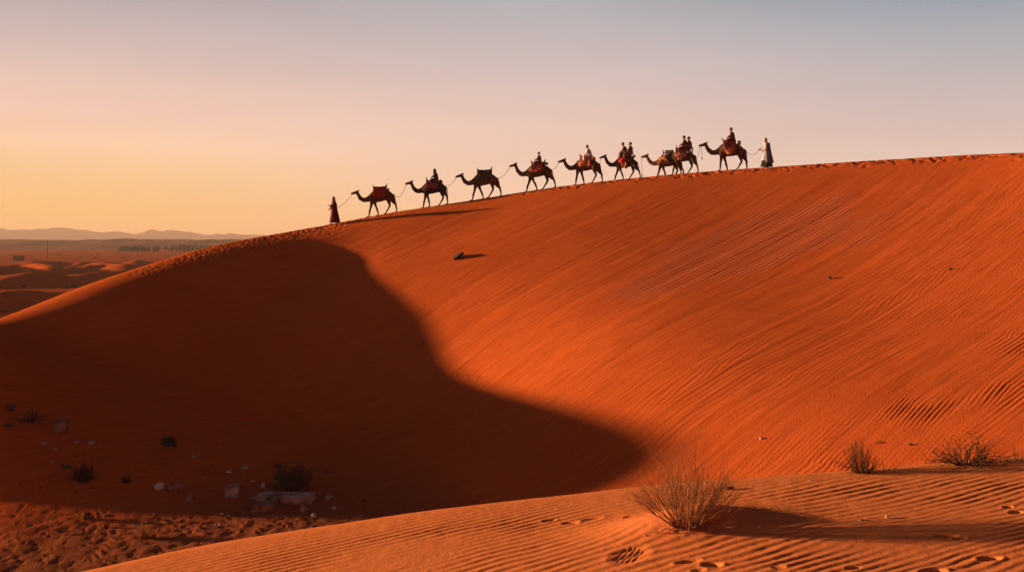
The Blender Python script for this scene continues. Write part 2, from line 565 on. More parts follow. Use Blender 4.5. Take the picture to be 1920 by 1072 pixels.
class Dents:
    """footprints pressed into a polar grid"""
    def __init__(s, r, a, Z):
        s.r, s.a, s.Z = r, a, Z
    def press(s, x, y, rx, ry, depth, rot=0.0, rim=0.3):
        rr, aa = math.hypot(x, y), math.atan2(x, y)
        R_ = 2.2 * max(rx, ry)
        i0, i1 = np.searchsorted(s.r, [rr - R_, rr + R_])
        j0, j1 = np.searchsorted(s.a, [aa - R_ / rr, aa + R_ / rr])
        if i1 <= i0 or j1 <= j0:
            return
        r_, a_ = np.meshgrid(s.r[i0:i1], s.a[j0:j1], indexing='ij')
        dx, dy = r_ * np.sin(a_) - x, r_ * np.cos(a_) - y
        c_, s_ = math.cos(rot), math.sin(rot)
        k = ((dx * c_ + dy * s_) / rx) ** 2 + ((-dx * s_ + dy * c_) / ry) ** 2
        s.Z[i0:i1, j0:j1] += -depth * np.exp(-k ** 2) + rim * depth * np.exp(-((np.sqrt(k) - 1.35) / 0.25) ** 2)


# ------------------------------------------------------------------ ground sheet: bowl dune, basin and plain
rr = np.concatenate([np.arange(3, 22, 0.8), np.arange(22, 46, 0.075), np.arange(46, 78, 0.1), 78 * 1.014 ** np.arange(0, 125), 78 * 1.014 ** 124 * 1.05 ** np.arange(1, 56)])
aa = angles(0.05)
RR, AA = np.meshgrid(rr, aa, indexing='ij')
GXm, GYm = RR * np.sin(AA), RR * np.cos(AA)
Zm = main_h(GXm, GYm)
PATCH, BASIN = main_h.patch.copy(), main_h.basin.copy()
rs = np.random.RandomState(5)
dn = Dents(rr, aa, Zm)
seg = np.hypot(*np.diff(CREST[:, :2], axis=0).T)
cum = np.concatenate([[0], np.cumsum(seg)])


def crest_at_px(px):
    p = CX + F * CREST[:, 0] / np.maximum(CREST[:, 1], 1)
    k = np.where((CREST[:, 1] > 40) & (CREST[:, 0] > -60))[0]
    return np.array([np.interp(px, p[k], CREST[k, c_]) for c_ in range(3)])


def crest_frame(px):
    a, b = crest_at_px(px - 6), crest_at_px(px + 6)
    t = (b - a)[:2]; t /= np.hypot(*t)
    return crest_at_px(px), t, np.array([t[1], -t[0]])     # point, tangent, inward


for _ in range(2600):                                    # trampled strip on the left shoulder
    px = rs.triangular(230, 560, 780)
    p, t, n = crest_frame(px)
    o = rs.normal(0.2, 0.75) + 0.3
    x, y = p[:2] + n * o
    dn.press(x, y, rs.uniform(.08, .13), rs.uniform(.06, .09), rs.uniform(.012, .026), rs.uniform(0, 3), .2)
for px in np.arange(760, 1930, 1.5):                     # a file of prints along the sharp crest
    if vnoise(px / 23.0, 0.5, 81) + 0.6 * rs.normal() < -0.15:
        continue
    p, t, n = crest_frame(px)
    o = rs.normal(0.40, 0.22)
    x, y = p[:2] + n * o
    dn.press(x, y, rs.uniform(.10, .22), rs.uniform(.07, .10), rs.uniform(.02, .06), math.atan2(t[1], t[0]) + rs.normal(0, .3), .0)
for _ in range(700):                                     # old prints and pits on the basin floor
    x, y = rs.uniform(-20, -1), rs.uniform(29, 42)
    dn.press(x, y, rs.uniform(.08, .13), rs.uniform(.06, .08), rs.uniform(.010, .022), rs.uniform(-.4, .4), .1)
ground = grid_mesh('sand_dune_ground', GXm, GYm, Zm, M_DUNE, wrap=True)
ground['kind'] = 'structure'
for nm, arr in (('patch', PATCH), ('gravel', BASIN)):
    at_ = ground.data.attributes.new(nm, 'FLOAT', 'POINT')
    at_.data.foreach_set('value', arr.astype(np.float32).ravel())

# ------------------------------------------------------------------ foreground dune
rf = np.concatenate([np.arange(0.4, 4.0, 0.12), np.arange(4.0, 10.4, 0.014), np.arange(10.4, 22, 0.35)])
af = angles(0.055)
RF, AF = np.meshgrid(rf, af, indexing='ij')
FX, FY = RF * np.sin(AF), RF * np.cos(AF)
Zf = fg_h(FX, FY)
df = Dents(rf, af, Zf)
FB = lambda a, b: fg_h(a, b, False)
def fprint(px, py, rx, ry, dep, rot, rim=0.15):
    p = hit(px, py, FB, 4.2, 12)
    df.press(p[0], p[1], rx * .75, ry * .7, dep * .75, rot, rim)
    return p
for a_ in ((1290, 1052, .09, .04, .03, .1), (1335, 1058, .07, .05, .028, -.3), (1180, 968, .05, .03, .02, .2), (1030, 975, .06, .035, .025, 0), (1110, 972, .09, .03, .02, .1), (1070, 980, .07, .03, .018, -.1),
           (1775, 1004, .08, .035, .03, -.2), (1800, 1008, .05, .04, .03, .3), (1855, 1046, .075, .05, .035, 0), (1750, 1070, .08, .05, .03, 0), (1905, 960, .05, .04, .025, 0), (1890, 950, .04, .03, .02, 0.2),
           (1600, 1064, .05, .03, .015, 0), (1310, 1068, .05, .03, .015, 0), (1460, 1062, .05, .03, .012, 0)):
    fprint(*a_)
ps = hit(1180, 1040, FB, 4.2, 12)                       # a boot sole with its tread
df.press(ps[0], ps[1], .10, .14, .007, -.5, .25)
for i in range(5):
    for j in range(9):
        u, v = (i - 2) * .030, (j - 4) * .027
        if (u / .085) ** 2 + (v / .125) ** 2 < 1:
            c_, s_ = math.cos(-.5), math.sin(-.5)
            df.press(ps[0] + u * c_ - v * s_, ps[1] + u * s_ + v * c_, .0105, .0085, .008, -.5, .1)
fore = grid_mesh('foreground_dune', FX, FY, Zf, M_FORE, wrap=True)
fore['kind'] = 'structure'

# ------------------------------------------------------------------ hills at the edge of the plain, mountains behind
def strip(name, prof, D0, D1, base, m, rough, seed, nu=360, nv=40, jag=0.0):
    P = np.array(prof, float)
    px = np.linspace(P[0, 0], P[-1, 0], nu)
    top = -(np.interp(px, P[:, 0], P[:, 1]) + jag * fbm(px / 9.0, 0 * px, seed, 4) - HY) / F * (D0 + D1) / 2
    v = np.linspace(0, 1, nv)
    X = (px[None, :] - CX) / F * (D0 + D1) / 2 + 0 * v[:, None]
    Y = D0 + (D1 - D0) * v[:, None] + 0 * px[None, :]
    s = (D1 - D0)
    shape = np.sin(np.pi * v)[:, None] ** 1.1
    nz = fbm(X / (s * .10), Y / (s * .10), seed, 4)
    Z = base + (top[None, :] - base) * shape * (1 + rough * nz * (1 - 0.8 * shape)) + rough * 0.35 * (top[None, :] - base) * np.minimum(nz, 0) * shape
    o = grid_mesh(name, X, Y, Z, m)
    o['kind'] = 'structure'
    return o


strip('hills', [(-500, 449), (-200, 450), (0, 450.5), (60, 451.5), (140, 451), (220, 451.5), (238, 449.5), (275, 451.5), (297, 449.5), (305, 449), (315, 451), (400, 451.5), (430, 449.5), (448, 449), (465, 452), (700, 451), (1100, 450), (1500, 452)], 1050, 2550, FLOOR - 1.5, M_HILL, .6, 3, 1000, 110, 0.5)
strip('mountains', [(-500, 436), (-200, 424), (-60, 432), (0, 430), (12, 430.5), (30, 433.5), (45, 432), (56, 432.5), (62, 431), (70, 434), (90, 428.5), (105, 427), (118, 428.5), (135, 432), (160, 435.5), (200, 438), (212, 437.5), (220, 436), (232, 438), (272, 440.5), (285, 437), (298, 434), (304, 434.5), (309, 431.5), (313, 433.5), (335, 434), (360, 438.5), (380, 441), (400, 441.5), (412, 439.5), (425, 441), (480, 441.5), (700, 440), (1000, 436), (1500, 440)], 5200, 6600, FLOOR - 4, M_MOUNT, .55, 8, 1600, 50, 1.5)
# ------------------------------------------------------------------ modelling helpers
rnd = random.Random(7)
OFF = lambda a, b: main_h(a, b, False)
GH = lambda a, b: main_h(a, b)
def gz(x, y):
    return float(main_h(np.array([x]), np.array([y]))[0])
def fz(x, y):
    return float(fg_h(np.array([x]), np.array([y]))[0])


def thing(name, loc, label, cat, group=None, rz=0.0):
    o = bpy.data.objects.new(name, None)
    o.location = loc
    o.rotation_euler = (0, 0, rz)
    o.empty_display_size = 0.3
    COL.objects.link(o)
    o['label'], o['category'] = label, cat
    if group:
        o['group'] = group
    return o


def tag(o, label, cat, group=None):
    o['label'], o['category'] = label, cat
    if group:
        o['group'] = group
    return o


def part(name, bm, m, parent=None, smooth=True, loc=None):
    me = bpy.data.meshes.new(name)
    bmesh.ops.recalc_face_normals(bm, faces=bm.faces)
    bm.to_mesh(me); bm.free()
    if smooth:
        me.polygons.foreach_set('use_smooth', np.ones(len(me.polygons), bool))
    o = bpy.data.objects.new(name, me)
    if loc is not None:
        o.location = loc
    return link(o, m, parent)


def fused(name, bm, m, parent=None, voxel=0.02, smooth=4, loc=None):
    """one continuous surface from overlapping volumes"""
    me = bpy.data.meshes.new('t')
    bmesh.ops.recalc_face_normals(bm, faces=bm.faces)
    bm.to_mesh(me); bm.free()
    t = bpy.data.objects.new('t', me)
    COL.objects.link(t)
    r = t.modifiers.new('r', 'REMESH'); r.mode = 'VOXEL'; r.voxel_size = voxel
    if smooth:
        k = t.modifiers.new('s', 'SMOOTH'); k.iterations = smooth; k.factor = 0.5
    dg = bpy.context.evaluated_depsgraph_get()
    me2 = bpy.data.meshes.new_from_object(t.evaluated_get(dg))
    bpy.data.objects.remove(t); bpy.data.meshes.remove(me)
    me2.name = name
    me2.polygons.foreach_set('use_smooth', np.ones(len(me2.polygons), bool))
    me2.materials.clear()
    o = bpy.data.objects.new(name, me2)
    if loc is not None:
        o.location = loc
    return link(o, m, parent)


def rings(bm, rs_, cap=True, closed=True):
    """skin a list of rings (lists of points)"""
    vs = [[bm.verts.new(p) for p in r] for r in rs_]
    n = len(vs[0])
    for a, b in zip(vs[:-1], vs[1:]):
        for i in range(n if closed else n - 1):
            j = (i + 1) % n
            bm.faces.new((a[i], a[j], b[j], b[i]))
    if cap and closed:
        bm.faces.new(vs[0][::-1]); bm.faces.new(vs[-1])
    return vs


def tube(bm, pts, rad, n=8, flat=1.0, cap=True):
    """tapered tube along points; flat squeezes it across y"""
    P = [Vector(p) for p in pts]
    R_ = list(rad) if hasattr(rad, '__len__') else [rad] * len(P)
    res, u = [], None
    for i, p in enumerate(P):
        d = (P[min(i + 1, len(P) - 1)] - P[max(i - 1, 0)])
        d = d.normalized() if d.length > 1e-9 else Vector((0, 0, 1))
        if u is None:
            u = d.orthogonal().normalized()
        u = u - d * u.dot(d)
        u = u.normalized() if u.length > 1e-6 else d.orthogonal().normalized()
        v = d.cross(u)
        ring = []
        for k in range(n):
            a = 2 * math.pi * k / n
            o = (u * math.cos(a) + v * math.sin(a)) * R_[i]
            o.y *= flat
            ring.append(p + o)
        res.append(ring)
    return rings(bm, res, cap)


def ctube(bm, pts, rad, n=8, flat=1.0, sub=4):
    """tube through a smooth curve"""
    a = np.column_stack([np.array(pts, float), np.array(rad, float)])
    c = catmull(a, sub)
    return tube(bm, [tuple(x[:3]) for x in c], [x[3] for x in c], n, flat)


def ball(bm, c, r, rot=None, seg=12):
    m = Matrix.Translation(c) @ (rot.to_4x4() if rot else Matrix.Identity(4)) @ Matrix.Diagonal((*(r if hasattr(r, '__len__') else (r, r, r)), 1))
    bmesh.ops.create_uvsphere(bm, u_segments=seg, v_segments=max(6, seg * 2 // 3), radius=1, matrix=m)


def box(bm, c, s, rot=None):
    m = Matrix.Translation(c) @ (rot.to_4x4() if rot else Matrix.Identity(4)) @ Matrix.Diagonal((*s, 1))
    bmesh.ops.create_cube(bm, size=1, matrix=m)


def solid(o, t, off=0.0):
    s = o.modifiers.new('thickness', 'SOLIDIFY'); s.thickness = t; s.offset = off
    return o


# ------------------------------------------------------------------ materials of the caravan
def rough_mat(name, c1, c2, scale=6.0, bump=0.3, rough=0.9, detail=4.0):
    m, t, b = mat(name)
    b.inputs['Roughness'].default_value = rough
    co = N('ShaderNodeTexCoord', t)
    n = N('ShaderNodeTexNoise', t); n.inputs['Scale'].default_value = scale; n.inputs['Detail'].default_value = detail
    t.links.new(co.outputs['Object'], n.inputs['Vector'])
    r = N('ShaderNodeValToRGB', t)
    r.color_ramp.elements[0].position, r.color_ramp.elements[1].position = 0.35, 0.65
    r.color_ramp.elements[0].color, r.color_ramp.elements[1].color = (*c1, 1), (*c2, 1)
    t.links.new(n.outputs[0], r.inputs[0]); t.links.new(r.outputs[0], b.inputs['Base Color'])
    bp = N('ShaderNodeBump', t); bp.inputs['Strength'].default_value = bump; bp.inputs['Distance'].default_value = 0.1 / scale
    n2 = N('ShaderNodeTexNoise', t); n2.inputs['Scale'].default_value = scale * 5; n2.inputs['Detail'].default_value = 3
    t.links.new(co.outputs['Object'], n2.inputs['Vector'])
    t.links.new(n2.outputs[0], bp.inputs['Height']); t.links.new(bp.outputs[0], b.inputs['Normal'])
    return m


def woven(name, base, motif, trim, sx=3.0, sz=7.0, cells=7.0, amount=0.5):
    """hand woven cloth: bands of the trim colour and blotchy motifs on a ground"""
    m, t, b = mat(name)
    co = N('ShaderNodeTexCoord', t)
    v = N('ShaderNodeTexVoronoi', t); v.inputs['Scale'].default_value = cells
    t.links.new(co.outputs['Object'], v.inputs['Vector'])
    ra = N('ShaderNodeMapRange', t); ra.inputs['From Min'].default_value, ra.inputs['From Max'].default_value = 0.30, 0.38
    ra.inputs['To Min'].default_value, ra.inputs['To Max'].default_value = amount, 0.0
    t.links.new(v.outputs['Distance'], ra.inputs[0])
    w = N('ShaderNodeTexWave', t); w.bands_direction = 'X'; w.inputs['Scale'].default_value = sx; w.inputs['Distortion'].default_value = 0.6
    w2 = N('ShaderNodeTexWave', t); w2.bands_direction = 'Z'; w2.inputs['Scale'].default_value = sz; w2.inputs['Distortion'].default_value = 0.8
    t.links.new(co.outputs['Object'], w.inputs['Vector']); t.links.new(co.outputs['Object'], w2.inputs['Vector'])
    ml = N('ShaderNodeMath', t, operation='MAXIMUM'); t.links.new(w.outputs['Fac'], ml.inputs[0]); t.links.new(w2.outputs['Fac'], ml.inputs[1])
    rb = N('ShaderNodeMapRange', t); rb.inputs['From Min'].default_value, rb.inputs['From Max'].default_value = 0.86, 0.93
    rb.inputs['To Max'].default_value = 0.8
    t.links.new(ml.outputs[0], rb.inputs[0])
    m1 = N('ShaderNodeMix', t, data_type='RGBA'); m2 = N('ShaderNodeMix', t, data_type='RGBA')
    m1.inputs[6].default_value, m1.inputs[7].default_value = (*base, 1), (*motif, 1)
    t.links.new(ra.outputs[0], m1.inputs[0]); t.links.new(m1.outputs[2], m2.inputs[6]); m2.inputs[7].default_value = (*trim, 1)
    t.links.new(rb.outputs[0], m2.inputs[0]); t.links.new(m2.outputs[2], b.inputs['Base Color'])
    return m


FUR = [rough_mat('camel_fur_%s' % n, a, b, 4.0, 0.5) for n, a, b in (
    ('brown', (.065, .030, .018), (.11, .052, .030)), ('dark', (.032, .016, .011), (.06, .03, .019)), ('tan', (.095, .044, .026), (.15, .07, .04)))]
HORN = rough_mat('dark_saddle_wood', (.05, .025, .015), (.10, .05, .03), 9)
LEATHER = rough_mat('dark_strap', (.035, .02, .015), (.06, .03, .02), 12)
ROPE = rough_mat('rope_fibre', (.10, .06, .045), (.16, .10, .07), 30)
SKIN = rough_mat('skin', (.20, .095, .055), (.26, .125, .075), 8, 0.1, 0.6)
HAIR = rough_mat('dark_hair', (.012, .008, .007), (.025, .016, .012), 20)
def cloth(name, c):
    return rough_mat(name, [v * .8 for v in c], [min(1, v * 1.15) for v in c], 5, 0.25)

# ------------------------------------------------------------------ camel
S_ = 0.002445
def cz_(px, py):
    return ((px - 1000) * S_, (950 - py) * S_)


TORSO = [(650, 425, 565, .10), (690, 385, 582, .16), (740, 330, 600, .22), (820, 272, 612, .29), (900, 250, 606, .33), (1000, 240, 592, .345), (1080, 252, 572, .335), (1160, 290, 562, .30), (1240, 335, 570, .26), (1300, 395, 530, .19), (1335, 430, 480, .09)]
NECK = [(800, 440, .22), (720, 478, .215), (640, 512, .17), (540, 524, .148), (455, 470, .130), (408, 400, .112), (380, 330, .10)]
HEAD = [(398, 298, .078), (360, 312, .10), (315, 328, .092), (265, 335, .070), (228, 348, .064), (204, 362, .045)]
# joints: (x, height above the sloping ground)
FRONT_A = [(-.64, 1.18), (-.60, .92), (-.645, .70), (-.70, .50), (-.735, .40), (-.78, .12), (-.84, .05)]
FRONT_B = [(-.52, 1.12), (-.44, .92), (-.38, .72), (-.31, .53), (-.275, .43), (-.19, .13), (-.20, .05)]
HIND_C = [(.50, 1.30), (.48, 1.05), (.50, .78), (.555, .56), (.53, .47), (.32, .14), (.25, .05)]
HIND_D = [(.62, 1.25), (.68, .95), (.80, .72), (.945, .54), (.955, .45), (1.02, .14), (.99, .05)]


def camel(px, heading, scale, label, fur, sd=-0.35, stride=1.0, neck_turn=0.0, raise_=0.0, swap=False, gait=0.0):
    base, t, n = crest_frame(px)
    x, y = base[0] + n[0] * sd, base[1] + n[1] * sd
    e = 1.1
    za, zb = float(OFF(np.array([x - t[0] * e]), np.array([y - t[1] * e]))[0]), float(OFF(np.array([x + t[0] * e]), np.array([y + t[1] * e]))[0])
    slope = (zb - za) / (2 * e)
    z0 = (za + zb) / 2
    root = thing('camel', (x, y, z0 - .015), label, 'camel', 'camels walking in a line along the dune crest', math.atan2(t[1], t[0]) + heading)
    root.scale = (scale,) * 3
    r = random.Random(px)
    bm = bmesh.new()
    tilt = slope - .13
    rr_ = []
    for a, b, c_, w in TORSO:
        X, zt = cz_(a, b); _, zb_ = cz_(a, c_)
        ring = []
        zc, hh = (zt + zb_) / 2 + tilt * X, (zt - zb_) / 2
        for k in range(16):
            an = 2 * math.pi * k / 16
            s, c2 = math.sin(an), math.cos(an)
            taper = 1 - .38 * max(0, s) ** 1.5           # narrower towards the hump
            ring.append((X, w * c2 * taper, zc + hh * s))
        rr_.append(ring)
    rings(bm, rr_)
    nk = []
    for i, (a, b, w) in enumerate(NECK):
        X, Z = cz_(a, b)
        k = i / (len(NECK) - 1)
        nk.append((X + neck_turn * .55 * k * k, neck_turn * .95 * k, Z + tilt * X + raise_ * k * k, w))
    ctube(bm, [q[:3] for q in nk], [q[3] for q in nk], 12, 0.74)
    hp = nk[-1]
    hx, hz_ = cz_(NECK[-1][0], NECK[-1][1])
    hd = []
    for a, b, w in HEAD:
        X, Z = cz_(a, b)
        hd.append((hp[0] + (X - hx) * (1 - .4 * abs(neck_turn)), hp[1] + (hx - X) * .7 * neck_turn, hp[2] + (Z - hz_), w))
    ctube(bm, [q[:3] for q in hd], [q[3] for q in hd], 12, 0.80)
    m3 = hd[3]
    ctube(bm, [(hd[1][0], hd[1][1], hd[1][2] - .07), (m3[0], m3[1], m3[2] - .05), (hd[4][0] + .01, hd[4][1], hd[4][2] - .05)], [.055, .042, .03], 8, .7)   # lower jaw
    for sgn in (-1, 1):
        q = hd[0]
        ctube(bm, [(q[0], q[1] + sgn * .05, q[2] + .04), (q[0] + .015, q[1] + sgn * .075, q[2] + .09), (q[0] + .035, q[1] + sgn * .08, q[2] + .125)], [.032, .03, .014], 6)
        ball(bm, (hd[2][0] + .02, hd[2][1] + sgn * .068, hd[2][2] + .045), (.026, .018, .02), None, 8)
    ball(bm, (hd[0][0] + .03, hd[0][1], hd[0][2] + .05), (.05, .05, .05), None, 8)
    # shaggy throat and hump tufts
    for _ in range(10):
        k = r.uniform(.1, .95)
        i = min(int(k * 6), 5); f = k * 6 - i
        q = [nk[i][j] * (1 - f) + nk[i + 1][j] * f for j in range(4)]
        ball(bm, (q[0] - q[3] * .35, q[1] + r.uniform(-.05, .05), q[2] - q[3] * .72), (.07, .05, .06), None, 6)
    def leg(J, side, rad, xo):
        pts = []
        for i, (X, h) in enumerate(J):
            k = max(0, i - 1) / 5
            X2 = X + xo * k
            low = sstep(1.0, .4, h)
            z = h + (.13 * (1 - low) + slope * low) * X2 + tilt * X2 * (1 - low)
            pts.append((X2, side * (.155 - .03 * k), z))
        ctube(bm, pts, rad, 10, .85, 3)
        f = pts[-1]
        ball(bm, (f[0] - .035, f[1], f[2] - .01), (.105, .075, .045), Matrix.Rotation(-slope, 3, 'Y'), 10)
        return f
    fr = [.13, .125, .085, .066, .072, .044, .05]
    hr = [.19, .19, .125, .070, .066, .044, .05]
    a, b = (1, -1) if swap else (-1, 1)
    feet = [leg(FRONT_A, a, fr, gait + r.uniform(-.05, .03)), leg(FRONT_B, b, fr, -gait * .8 + r.uniform(-.05, .05)),
            leg(HIND_C, a, hr, gait * .9 + r.uniform(-.05, .05)), leg(HIND_D, b, hr, -gait + r.uniform(-.05, .03))]
    tx, tz = cz_(1328, 415)
    ctube(bm, [(tx - .03, 0, tz + tilt * tx), (tx + .06, 0, tz - .16 + tilt * tx), (tx + .09 + r.uniform(-.02, .03), .02, tz - .38 + tilt * tx), (tx + .10 + r.uniform(-.02, .06), .03, tz - .50 + tilt * tx)], [.045, .03, .026, .012], 8)
    ball(bm, (tx + .095, .025, tz - .43 + tilt * tx), (.04, .035, .075), None, 8)
    fused('body', bm, fur, root, .02, 3)
    bm = bmesh.new()
    q3, q4 = hd[3], hd[1]
    dirv = (Vector(hd[4][:3]) - Vector(hd[1][:3])).normalized()
    for q, rr2 in ((hd[3], .082), (hd[1], .125)):
        ring = []
        u = dirv.cross(Vector((0, 1, 0))).normalized(); v = dirv.cross(u)
        pts = [Vector(q[:3]) + Vector((0, 0, -.012)) + (u * math.cos(an) + v * math.sin(an) * .84) * rr2 for an in np.linspace(0, 2 * math.pi, 13)]
        tube(bm, pts, .011, 5)
    for sgn in (-1, 1):
        tube(bm, [Vector(hd[3][:3]) + Vector((0, sgn * .065, -.01)), Vector(hd[1][:3]) + Vector((0, sgn * .10, -.01))], .010, 5)
    part('halter', bm, LEATHER, root)
    mw = Matrix.Translation(root.location) @ Matrix.Rotation(root.rotation_euler.z, 4, 'Z') @ Matrix.Scale(scale, 4)
    info = dict(root=root, tilt=tilt, nose=mw @ (Vector(hd[4][:3]) + Vector((0, 0, -.075))), tail=mw @ Vector((tx + .02, 0, tz + tilt * tx)), mw=mw, feet=feet)
    return info


def girth(info, xs=(-.40, .36)):
    for x in xs:
        bm = bmesh.new()
        px = x / S_ + 1000
        st = TORSO
        zt = np.interp(px, [s[0] for s in st], [s[1] for s in st]); zb = np.interp(px, [s[0] for s in st], [s[2] for s in st]); w = np.interp(px, [s[0] for s in st], [s[3] for s in st])
        ztm, zbm = (950 - zt) * S_, (950 - zb) * S_
        rr2 = []
        for dx in (-.03, .03):
            ring = []
            for k in range(20):
                an = 2 * math.pi * k / 20
                s, c2 = math.sin(an), math.cos(an)
                tp = 1 - .38 * max(0, s) ** 1.5
                ring.append((x + dx, (w + .018) * c2 * tp, (ztm + zbm) / 2 + info['tilt'] * x + ((ztm - zbm) / 2 + .018) * s))
            rr2.append(ring)
        rings(bm, rr2, cap=False)
        solid(part('girth_strap', bm, LEATHER, info['root']), .012)


def blanket(info, m, xa, xb, top, bot, w=.40, name='saddle_blanket', sag=.04, wave=.02, round_=0.0, seed=0):
    """cloth laid over the hump, hanging down both flanks"""
    bm = bmesh.new()
    nu, nv = 14, 28
    r = random.Random(seed)
    ph = r.uniform(0, 6)
    grid = []
    for i in range(nu + 1):
        u = i / nu
        x = xa + (xb - xa) * u
        zt = top - sag * 4 * u * (1 - u) + info['tilt'] * x
        edge = abs(2 * u - 1)
        zb = bot + round_ * edge ** 3 * (top - bot) + .02 * math.sin(9 * u + ph) + info['tilt'] * x
        row = []
        for j in range(nv + 1):
            v = 2 * j / nv - 1
            a = abs(v); s = 1 if v > 0 else -1
            if a < .3:
                yy, zz = .17 * v / .3, zt - .07 * (v / .3) ** 2
            else:
                k = (a - .3) / .7
                yy = s * (.17 + (w - .17) * min(1, k * 1.5) ** .75 + wave * math.sin(7 * u + ph + 3 * k) * k)
                zz = zt - .07 + (zb - zt + .07) * k
            row.append(bm.verts.new((x, yy, zz)))
        grid.append(row)
    for a, b in zip(grid[:-1], grid[1:]):
        for j in range(nv):
            bm.faces.new((a[j], a[j + 1], b[j + 1], b[j]))
    return solid(part(name, bm, m, info['root']), .035, 1.0)


def saddle_frame(info, xa, xb, za, zb, lean=.05):
    bm = bmesh.new()
    for x, z, ln in ((xa, za, -lean), (xb, zb, lean)):
        t = info['tilt'] * x
        for s in (-1, 1):
            ctube(bm, [(x, s * .27, z - .42 + t), (x + ln * .5, s * .14, z - .15 + t), (x + ln, 0, z + t)], [.032, .034, .03], 8)
        tube(bm, [(x + ln * .6, 0, z - .06 + t), (x + ln * 1.5, 0, z + .06 + t)], [.035, .02], 8)
        ball(bm, (x + ln * 1.55, 0, z + .07 + t), .027, None, 8)
    for s in (-1, 1):
        tube(bm, [(xa, s * .2, za - .25 + info['tilt'] * xa), (xb, s * .2, zb - .25 + info['tilt'] * xb)], .025, 6)
    return part('saddle_frame', bm, HORN, info['root'])


def bolster(info, m, c, r_, name='cushion', n=10):
    bm = bmesh.new()
    x, y, z = c
    ctube(bm, [(x, -.34, z + info['tilt'] * x), (x, -.2, z + info['tilt'] * x + .02), (x, .2, z + info['tilt'] * x + .02), (x, .34, z + info['tilt'] * x)], [r_ * .55, r_, r_, r_ * .55], n)
    return part(name, bm, m, info['root'])


def place(info, x, y, z):
    return info['mw'] @ Vector((x, y, z + info['tilt'] * x))


# ------------------------------------------------------------------ people
def hand(bm, w, d, up, k=1.0):
    """palm, four curled fingers and a thumb; w wrist, d pointing direction"""
    d = Vector(d).normalized(); up = Vector(up); side = d.cross(up).normalized(); up = side.cross(d)
    w = Vector(w)
    tube(bm, [w, w + d * .045, w + d * .085], [.026, .036, .034], 8)
    for i, ln in enumerate((.070, .080, .075, .058)):
        o = side * (.030 - .020 * i)
        b0 = w + d * .08 + o
        tube(bm, [b0, b0 + d * ln * .5 - up * .006, b0 + d * ln * .8 - up * .03, b0 + d * ln * .75 - up * .05], [.012, .0115, .011, .0095], 6)
    b0 = w + d * .03 + side * .03
    tube(bm, [b0, b0 + side * .025 + d * .03 - up * .01, b0 + side * .02 + d * .06 - up * .025], [.015, .013, .011], 6)


def human_body(bm, J):
    """J: joints. One body: torso, neck, head with a face, arms, hands, legs, feet"""
    V = lambda k: Vector(J[k])
    pel, che, nec, hd = V('pelvis'), V('chest'), V('neck'), V('head')
    fw = Vector(J.get('face', (-1, 0, 0))).normalized()
    ctube(bm, [pel - Vector((0, 0, .08)), pel, (pel + che) / 2, che, nec - Vector((0, 0, .05))], [.13, .155, .135, .165, .10], 12)
    ctube(bm, [che + Vector((0, -.17, .10)), che + Vector((0, 0, .12)), che + Vector((0, .17, .10))], [.06, .085, .06], 10)
    tube(bm, [nec - Vector((0, 0, .06)), nec + (hd - nec) * .6], [.062, .055], 10)
    ball(bm, hd, (.098, .078, .118), None, 14)
    sd = Vector((0, 0, 1)).cross(fw).normalized()
    tube(bm, [hd + fw * .02 - Vector((0, 0, .05)), hd + fw * .085 - Vector((0, 0, .09))], [.06, .035], 8)        # jaw
    tube(bm, [hd + fw * .088 + Vector((0, 0, .015)), hd + fw * .118 - Vector((0, 0, .025))], [.012, .019], 6)     # nose
    tube(bm, [hd + fw * .098 - sd * .025 - Vector((0, 0, .055)), hd + fw * .102 + sd * .025 - Vector((0, 0, .055))], [.011, .011], 6)   # lips
    for s in (-1, 1):
        ball(bm, hd + fw * .082 + sd * s * .034 + Vector((0, 0, .012)), .016, None, 8)                              # eyes
        ball(bm, hd + sd * s * .08 - Vector((0, 0, .01)), (.022, .014, .034), None, 8)                             # ears
        k = 'L' if s > 0 else 'R'
        sh, el, wr = che + Vector((0, s * .185, .095)), V('elbow' + k), V('wrist' + k)
        ctube(bm, [sh, (sh + el) / 2, el, (el + wr) / 2, wr], [.058, .05, .042, .038, .027], 8)
        hand(bm, wr, J.get('hand' + k, wr - el), J.get('up' + k, (0, 0, 1)))
        hip, kn, an = pel + Vector((0, s * .09, -.05)), V('knee' + k), V('ankle' + k)
        ctube(bm, [hip, (hip + kn) / 2, kn, (kn * .65 + an * .35), an], [.095, .082, .058, .058, .038], 10)
        tube(bm, [an + Vector((.03, 0, -.05)), an + fw * .08 + Vector((0, 0, -.055)), an + fw * .17 + Vector((0, 0, -.062))], [.036, .04, .026], 8)


def robe(bm, prof, seed=0, folds=.05, n=28, nf=9):
    """prof: (z, cx, cy, rx, ry); folds deepen to the hem"""
    r = random.Random(seed); ph = r.uniform(0, 6)
    P = catmull(prof, 4)
    rs2 = []
    z0, z1 = P[0][0], P[-1][0]
    for z, cx, cy, rx, ry in P:
        k = abs(z - z0) / max(abs(z1 - z0), 1e-6)
        rs2.append([(cx + rx * math.cos(a) * (1 + folds * k * math.sin(nf * a + ph + 2 * k)), cy + ry * math.sin(a) * (1 + folds * k * math.sin(nf * a + ph + 2 * k)), z + .012 * k * math.sin(4 * a + ph)) for a in np.linspace(0, 2 * math.pi, n, endpoint=False)])
    rings(bm, rs2)


def sleeve(bm, J, k, r0=.085, r1=.075):
    s = 1 if k == 'L' else -1
    che = Vector(J['chest'])
    sh, el, wr = che + Vector((0, s * .16, .10)), Vector(J['elbow' + k]), Vector(J['wrist' + k])
    ctube(bm, [sh, (sh + el) / 2, el, el + (wr - el) * .85], [r0, r0, r0 * .95, r1], 10)


